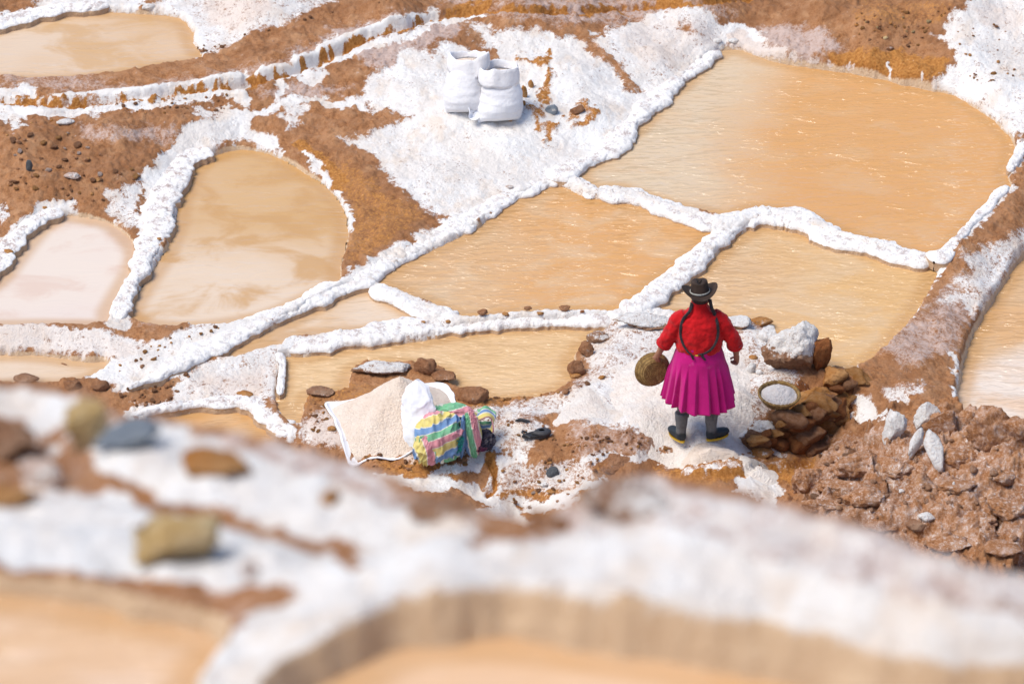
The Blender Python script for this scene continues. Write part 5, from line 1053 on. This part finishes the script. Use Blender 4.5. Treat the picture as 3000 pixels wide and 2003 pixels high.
me = bpy.data.meshes.new('body'); me.from_pydata([tuple(float(c) for c in v) for v in JV], JE, []); me.update()
body = bpy.data.objects.new('body', me); C.objects.link(body); body.parent = wom; me.materials.append(M['skin'])
bpy.context.view_layer.objects.active = body
md = body.modifiers.new('skin', 'SKIN'); md.use_smooth_shade = True
if not me.skin_vertices: me.attributes.new  # layer is created by the modifier below when missing
if len(me.skin_vertices) == 0:
    with bpy.context.temp_override(object=body, active_object=body, selected_objects=[body]): bpy.ops.mesh.customdata_skin_add()
for i, r in enumerate(JR): me.skin_vertices[0].data[i].radius = r
me.skin_vertices[0].data[0].use_root = True
md2 = body.modifiers.new('sub', 'SUBSURF'); md2.levels = 2; md2.render_levels = 2
# facial features (she looks away, towards the ponds)
def ell(c, r, n=14):
    V, F = ICO[2]; return V*np.array(r)+np.array(c), [tuple(int(i) for i in f) for f in F]
V, F = merge([ell((0, .118, 1.475), (.013, .018, .020)), ell((-.028, .106, 1.495), (.014, .006, .007)), ell((.028, .106, 1.495), (.014, .006, .007)), ell((0, .108, 1.438), (.024, .008, .007)), ell((-.074, .03, 1.475), (.010, .018, .030)), ell((.074, .03, 1.475), (.010, .018, .030))])
obj('face', meshdata('face', V, F), M['skin'], wom)
# stockings
for sx in (-1, 1):
    V, F = tube([(sx*.118, .03, .52), (sx*.124, .012, .42), (sx*.13, .0, .34), (sx*.134, -.005, .24)], [.066, .064, .060, .054], 20); obj('stocking', meshdata('stocking', V, F), M['stocking'], wom)
# sweater
rings = []
for z, a, b_, yc_ in ((.945, .185, .15, 0), (.965, .205, .168, 0), (1.0, .212, .172, 0), (1.06, .212, .168, 0), (1.12, .210, .16, 0), (1.18, .208, .150, 0), (1.24, .203, .138, 0), (1.29, .185, .118, .002), (1.33, .145, .096, .004), (1.36, .095, .078, .008), (1.385, .072, .070, .012), (1.41, .068, .068, .014), (1.432, .066, .066, .016)):
    xy = sell(a, b_, .92, 48); rings.append(np.c_[xy[:, 0], xy[:, 1]+yc_, np.full(48, z)])
tors = loft(rings)
def sleeve(pts, rr):
    P = catmull(pts, .012); s_ = np.linspace(0, 1, len(P)); r_ = np.interp(s_, np.linspace(0, 1, len(rr)), rr); return tube(P, r_, 24)
sl_ = sleeve([(-.12, 0, 1.29), (-.185, .0, 1.245), (-.242, .01, 1.14), (-.286, .02, 1.045), (-.322, .036, .972)], [.075, .080, .074, .072, .066])
sr_ = sleeve([(.12, 0, 1.29), (.185, .0, 1.245), (.250, .0, 1.14), (.302, .004, 1.045), (.326, .022, .965)], [.075, .080, .074, .072, .068])
V, F = merge([tors, sl_, sr_]); V = V.copy()
o = obj('sweater', meshdata('sweater', V, F), M['red'], wom)
md = o.modifiers.new('r', 'REMESH'); md.mode = 'VOXEL'; md.voxel_size = .0075; md.use_smooth_shade = True
md = o.modifiers.new('sm', 'SMOOTH'); md.iterations = 6; md.factor = .5
tx = bpy.data.textures.new('folds', 'CLOUDS'); tx.noise_scale = .075; tx.noise_depth = 2
md = o.modifiers.new('d', 'DISPLACE'); md.texture = tx; md.strength = .034; md.mid_level = .5
for c_, dvec, r_ in (((-.320, .034, .976), (-.03, .015, -.06), .068), ((.325, .021, .970), (.005, .02, -.06), .069)):
    dv = np.array(dvec)/np.linalg.norm(dvec); V, F = tube([np.array(c_)-dv*.028, np.array(c_)-dv*.014, np.array(c_), np.array(c_)+dv*.012, np.array(c_)+dv*.016], [r_*.98, r_*1.10, r_*1.12, r_*1.06, r_*.8], 24); obj('rolled_cuff', meshdata('rolled_cuff', V, F), M['red'], wom)
a = np.linspace(0, 2*np.pi, 40); V, F = tube(np.stack([.069*np.cos(a), .069*np.sin(a)+.016, np.full(40, 1.43)], 1), .010, 8); obj('collar', meshdata('collar', V, F), M['red'], wom)
# pleated skirt
nt_ = 420; th = np.linspace(0, 2*np.pi, nt_, endpoint=False); rings = []; rs = np.random.RandomState(6)
NP = 19; bnd = np.sort((np.arange(NP)+rs.uniform(-.42, .42, NP))/NP*2*np.pi); dpt = rs.uniform(.35, 1.5, NP)
ph_ = np.zeros(nt_); dp_ = np.zeros(nt_)
for i in range(NP):
    a0 = bnd[i]; a1 = bnd[(i+1) % NP]+(2*np.pi if i == NP-1 else 0); tt = (th-a0) % (2*np.pi); m_ = tt < (a1-a0); ph_[m_] = tt[m_]/(a1-a0); dp_[m_] = dpt[i]
saw = np.where(ph_ < .78, ph_/.78, (1-ph_)/.22)-.5
for k in np.linspace(0, 1, 56):
    z = 1.015-k*.595; a_ = np.interp(k, [0, .08, .22, .5, .8, 1], [.198, .205, .232, .268, .298, .318]); b_ = np.interp(k, [0, .08, .22, .5, .8, 1], [.160, .168, .20, .225, .245, .258])
    pl_ = sstep(.20, .55, np.array(k))*(.010+.034*k); r_ = 1+pl_*saw*dp_/.25+.010*(fbm2(np.cos(th)*3+k, np.sin(th)*3+k*5, 3, 9)-.5)*2
    hem = (.030*np.sin(th*2+.6)+.040*(vn2(th*2.2, th*0, 12)-.5)*2+.006*saw)*k**3
    rings.append(np.c_[a_*np.cos(th)*r_, b_*np.sin(th)*r_-.01*k, z+hem])
V, F = loft(rings, True, False); o = obj('skirt', meshdata('skirt', V, F), M['magenta'], wom); o.modifiers.new('t', 'SOLIDIFY').thickness = .006
V, F = loft([np.c_[sell(.201, .163, 1, 60), np.full(60, z)]*np.array([k, k, 1]) for z, k in ((.985, 1.02), (.99, 1.035), (1.02, 1.03), (1.03, 1.01))], True, False); ob = obj('waistband', meshdata('waistband', V, F), M['magenta'], wom)
# boots
def boot(x, y, rz):
    t_ = []
    leg = [(0, 0, .03), (0, 0, .09), (0, -.004, .16), (0, -.002, .24), (0, .002, .305)]
    rings = []
    for z, rx, ry, yo in ((.018, .046, .050, .0), (.05, .048, .054, .0), (.09, .046, .050, .0), (.14, .048, .050, -.004), (.18, .054, .056, -.006), (.24, .060, .060, -.004), (.295, .062, .062, .0)):
        xy = sell(rx, ry, 1, 28); rings.append(np.c_[xy[:, 0], xy[:, 1]+yo, np.full(28, z)])
    L1 = loft(rings); rings = []
    for yy, rx, rz_ in ((-.045, .03, .03), (0, .044, .05), (.06, .046, .048), (.11, .050, .040), (.15, .046, .032), (.18, .03, .02)):
        c = sell(rx, rz_, .9, 24); rings.append(np.c_[c[:, 0], np.full(24, yy), np.maximum(c[:, 1]+.045, .016)])
    L2 = loft(rings); V, F = merge([L1, L2])
    b_ = obj('boot', meshdata('boot', V, F, {'dust': sstep(.02, .12, V[:, 2])*sstep(.36, .16, V[:, 2])*sstep(.12, .02, V[:, 1])}), M['boot'], wom, (x, y, 0), (0, 0, rz)); md = b_.modifiers.new('r', 'REMESH'); md.mode = 'VOXEL'; md.voxel_size = .008; md.use_smooth_shade = True; b_.modifiers.new('s', 'SMOOTH').iterations = 4
    t2 = np.linspace(0, 2*np.pi, 44, endpoint=False); yy = .118*np.cos(t2)+.066; ol = np.stack([np.sin(t2)*.046*(1+.12*np.cos(t2)), yy], 1)
    V, F = loft([np.c_[ol*[.98, .97], np.full(44, -.008)], np.c_[ol*[1.05, 1.0], np.full(44, .004)], np.c_[ol*[1.0, .98], np.full(44, .016)]]); obj('sole', meshdata('sole', V, F), M['yellow'], b_)
boot(-.152, -.03, .55); boot(.128, -.01, -1.05)
# hair, hat
rings = []
for k in np.linspace(0, 1, 14):
    z = 1.41+k*.13; r_ = .066+.016*math.sin(k*2.2); xy = sell(r_, r_*1.1, 1, 32); xy[:, 1] = np.minimum(xy[:, 1], .035); rings.append(np.c_[xy[:, 0], xy[:, 1]+.022, np.full(32, z)])
V, F = loft(rings); obj('hair', meshdata('hair', V, F), M['hair'], wom)
hat = empty('hat', (0, .035, 1.515)); hat.parent = wom; hat.rotation_euler = (rad(-7), rad(-3), .1)
n = 72; th = np.linspace(0, 2*np.pi, n, endpoint=False); rings = []
for r_ in np.linspace(.084, .168, 14):
    k = (r_-.084)/.084; side = np.abs(np.cos(th))**1.6; z = .066*side*k**1.7-.016*k*(1-side); xx = np.cos(th)*r_*(1-.05*side*k); yy = np.sin(th)*r_*1.08; rings.append(np.c_[xx, yy, z])
V, F = loft(rings, True, False); o = obj('brim', meshdata('brim', V, F), M['felt'], hat); md = o.modifiers.new('t', 'SOLIDIFY'); md.thickness = .007; o.modifiers.new('s', 'SUBSURF').render_levels = 1
rings = []
for k in np.linspace(0, 1, 20):
    z = .128*(1-(1-k)**1.25) if k < 1 else .128; rr = .0865*(1-.20*k)*math.sqrt(max(0, 1-max(0, (k-.72)/.28)**2.6*.9)); pinch = 1-.16*k*np.abs(np.sin(th))**2*(np.sin(th) > 0)
    x = np.cos(th)*rr; y = np.sin(th)*rr*1.15*pinch; zz = z-.030*np.exp(-(x/.022)**2)*sstep(.75, 1, np.array(k)); rings.append(np.c_[x, y, zz])
V, F = loft(rings, True, False); F.append(tuple(range(19*n, 20*n))); o = obj('crown', meshdata('crown', V, F), M['felt'], hat); o.modifiers.new('s', 'SUBSURF').render_levels = 1
parts = []
for s_ in (0, math.pi):
    a = np.linspace(0, 2*np.pi, 160); parts.append(tube(np.stack([.0885*np.cos(a), .0885*1.13*np.sin(a), .014+.004*np.sin(a*22+s_)], 1), .0038, 6))
V, F = merge(parts); obj('hat_band', meshdata('hat_band', V, F), M['silver'], hat)
# braids meeting behind the waist
def braid(pts, r=.0088):
    P = catmull(pts, .004); s_ = np.arange(len(P))*.004; T = np.gradient(P, axis=0); T /= np.linalg.norm(T, axis=1)[:, None]; up = np.array([0, 1., 0]); S = np.cross(T, up); S /= np.linalg.norm(S, axis=1)[:, None]+1e-9; B = np.cross(S, T); parts = []
    tp = np.interp(s_/s_[-1], [0, .1, .8, 1], [1.25, 1.1, .8, .5])
    for k in range(3):
        a = s_*2*np.pi/.055+k*2*np.pi/3; parts.append(tube((P+S*(np.sin(a)*r*tp)[:, None]+B*(np.sin(2*a)*r*.5*tp)[:, None])[::2], (r*.85*tp)[::2], 7))
    return merge(parts)
def back_y(x, z):      # surface of the sweater's back
    zs_ = [.95, 1.0, 1.12, 1.24, 1.29, 1.33, 1.36, 1.43]; aa = np.interp(z, zs_, [.2, .212, .21, .203, .185, .145, .095, .066]); bb = np.interp(z, zs_, [.16, .172, .16, .138, .118, .096, .078, .066])
    return -bb*math.sqrt(max(.02, 1-min(.98, (x/aa)**2)))-.016
lb = [(-.072, -.02, 1.43), (-.095, -.07, 1.375)]+[(x, back_y(x, z), z) for x, z in ((-.150, 1.30), (-.172, 1.22), (-.172, 1.14), (-.150, 1.07), (-.108, 1.01), (-.070, .985))]
rb = [(.088, -.02, 1.47), (.105, -.05, 1.40)]+[(x, back_y(x, z), z) for x, z in ((.135, 1.33), (.160, 1.25), (.165, 1.17), (.150, 1.10), (.110, 1.04), (.050, 1.005), (-.02, .99))]
V, F = braid(lb); obj('braid', meshdata('braid', V, F), M['hair'], wom); V, F = braid(rb); obj('braid', meshdata('braid', V, F), M['hair'], wom)
V, F = merge([braid([(-.070, -.19, .985), (-.062, -.195, .965), (-.058, -.20, .945)], .008), braid([(.02, -.19, 1.0), (.03, -.198, .97), (.055, -.205, .945)], .008)]); obj('braid_end', meshdata('braid_end', V, F), M['hair'], wom)
V, F = tube([(-.045, -.197, .992), (-.03, -.200, .988), (-.015, -.198, .990)], [.004, .008, .004], 8); obj('yellow_tie', meshdata('yellow_tie', V, F), M['yellow'], wom)
# basket in her left hand, its base turned to us
ax_ = Vector((-.30, .93, -.10)).normalized(); bc = W0+.9*np.array([-.398, .045, .672])
basket('basket', bc, ax_.to_track_quat('Z', 'Y').to_euler(), .140, .10, .065, 'straw basket held tilted in the woman\'s left hand, empty')
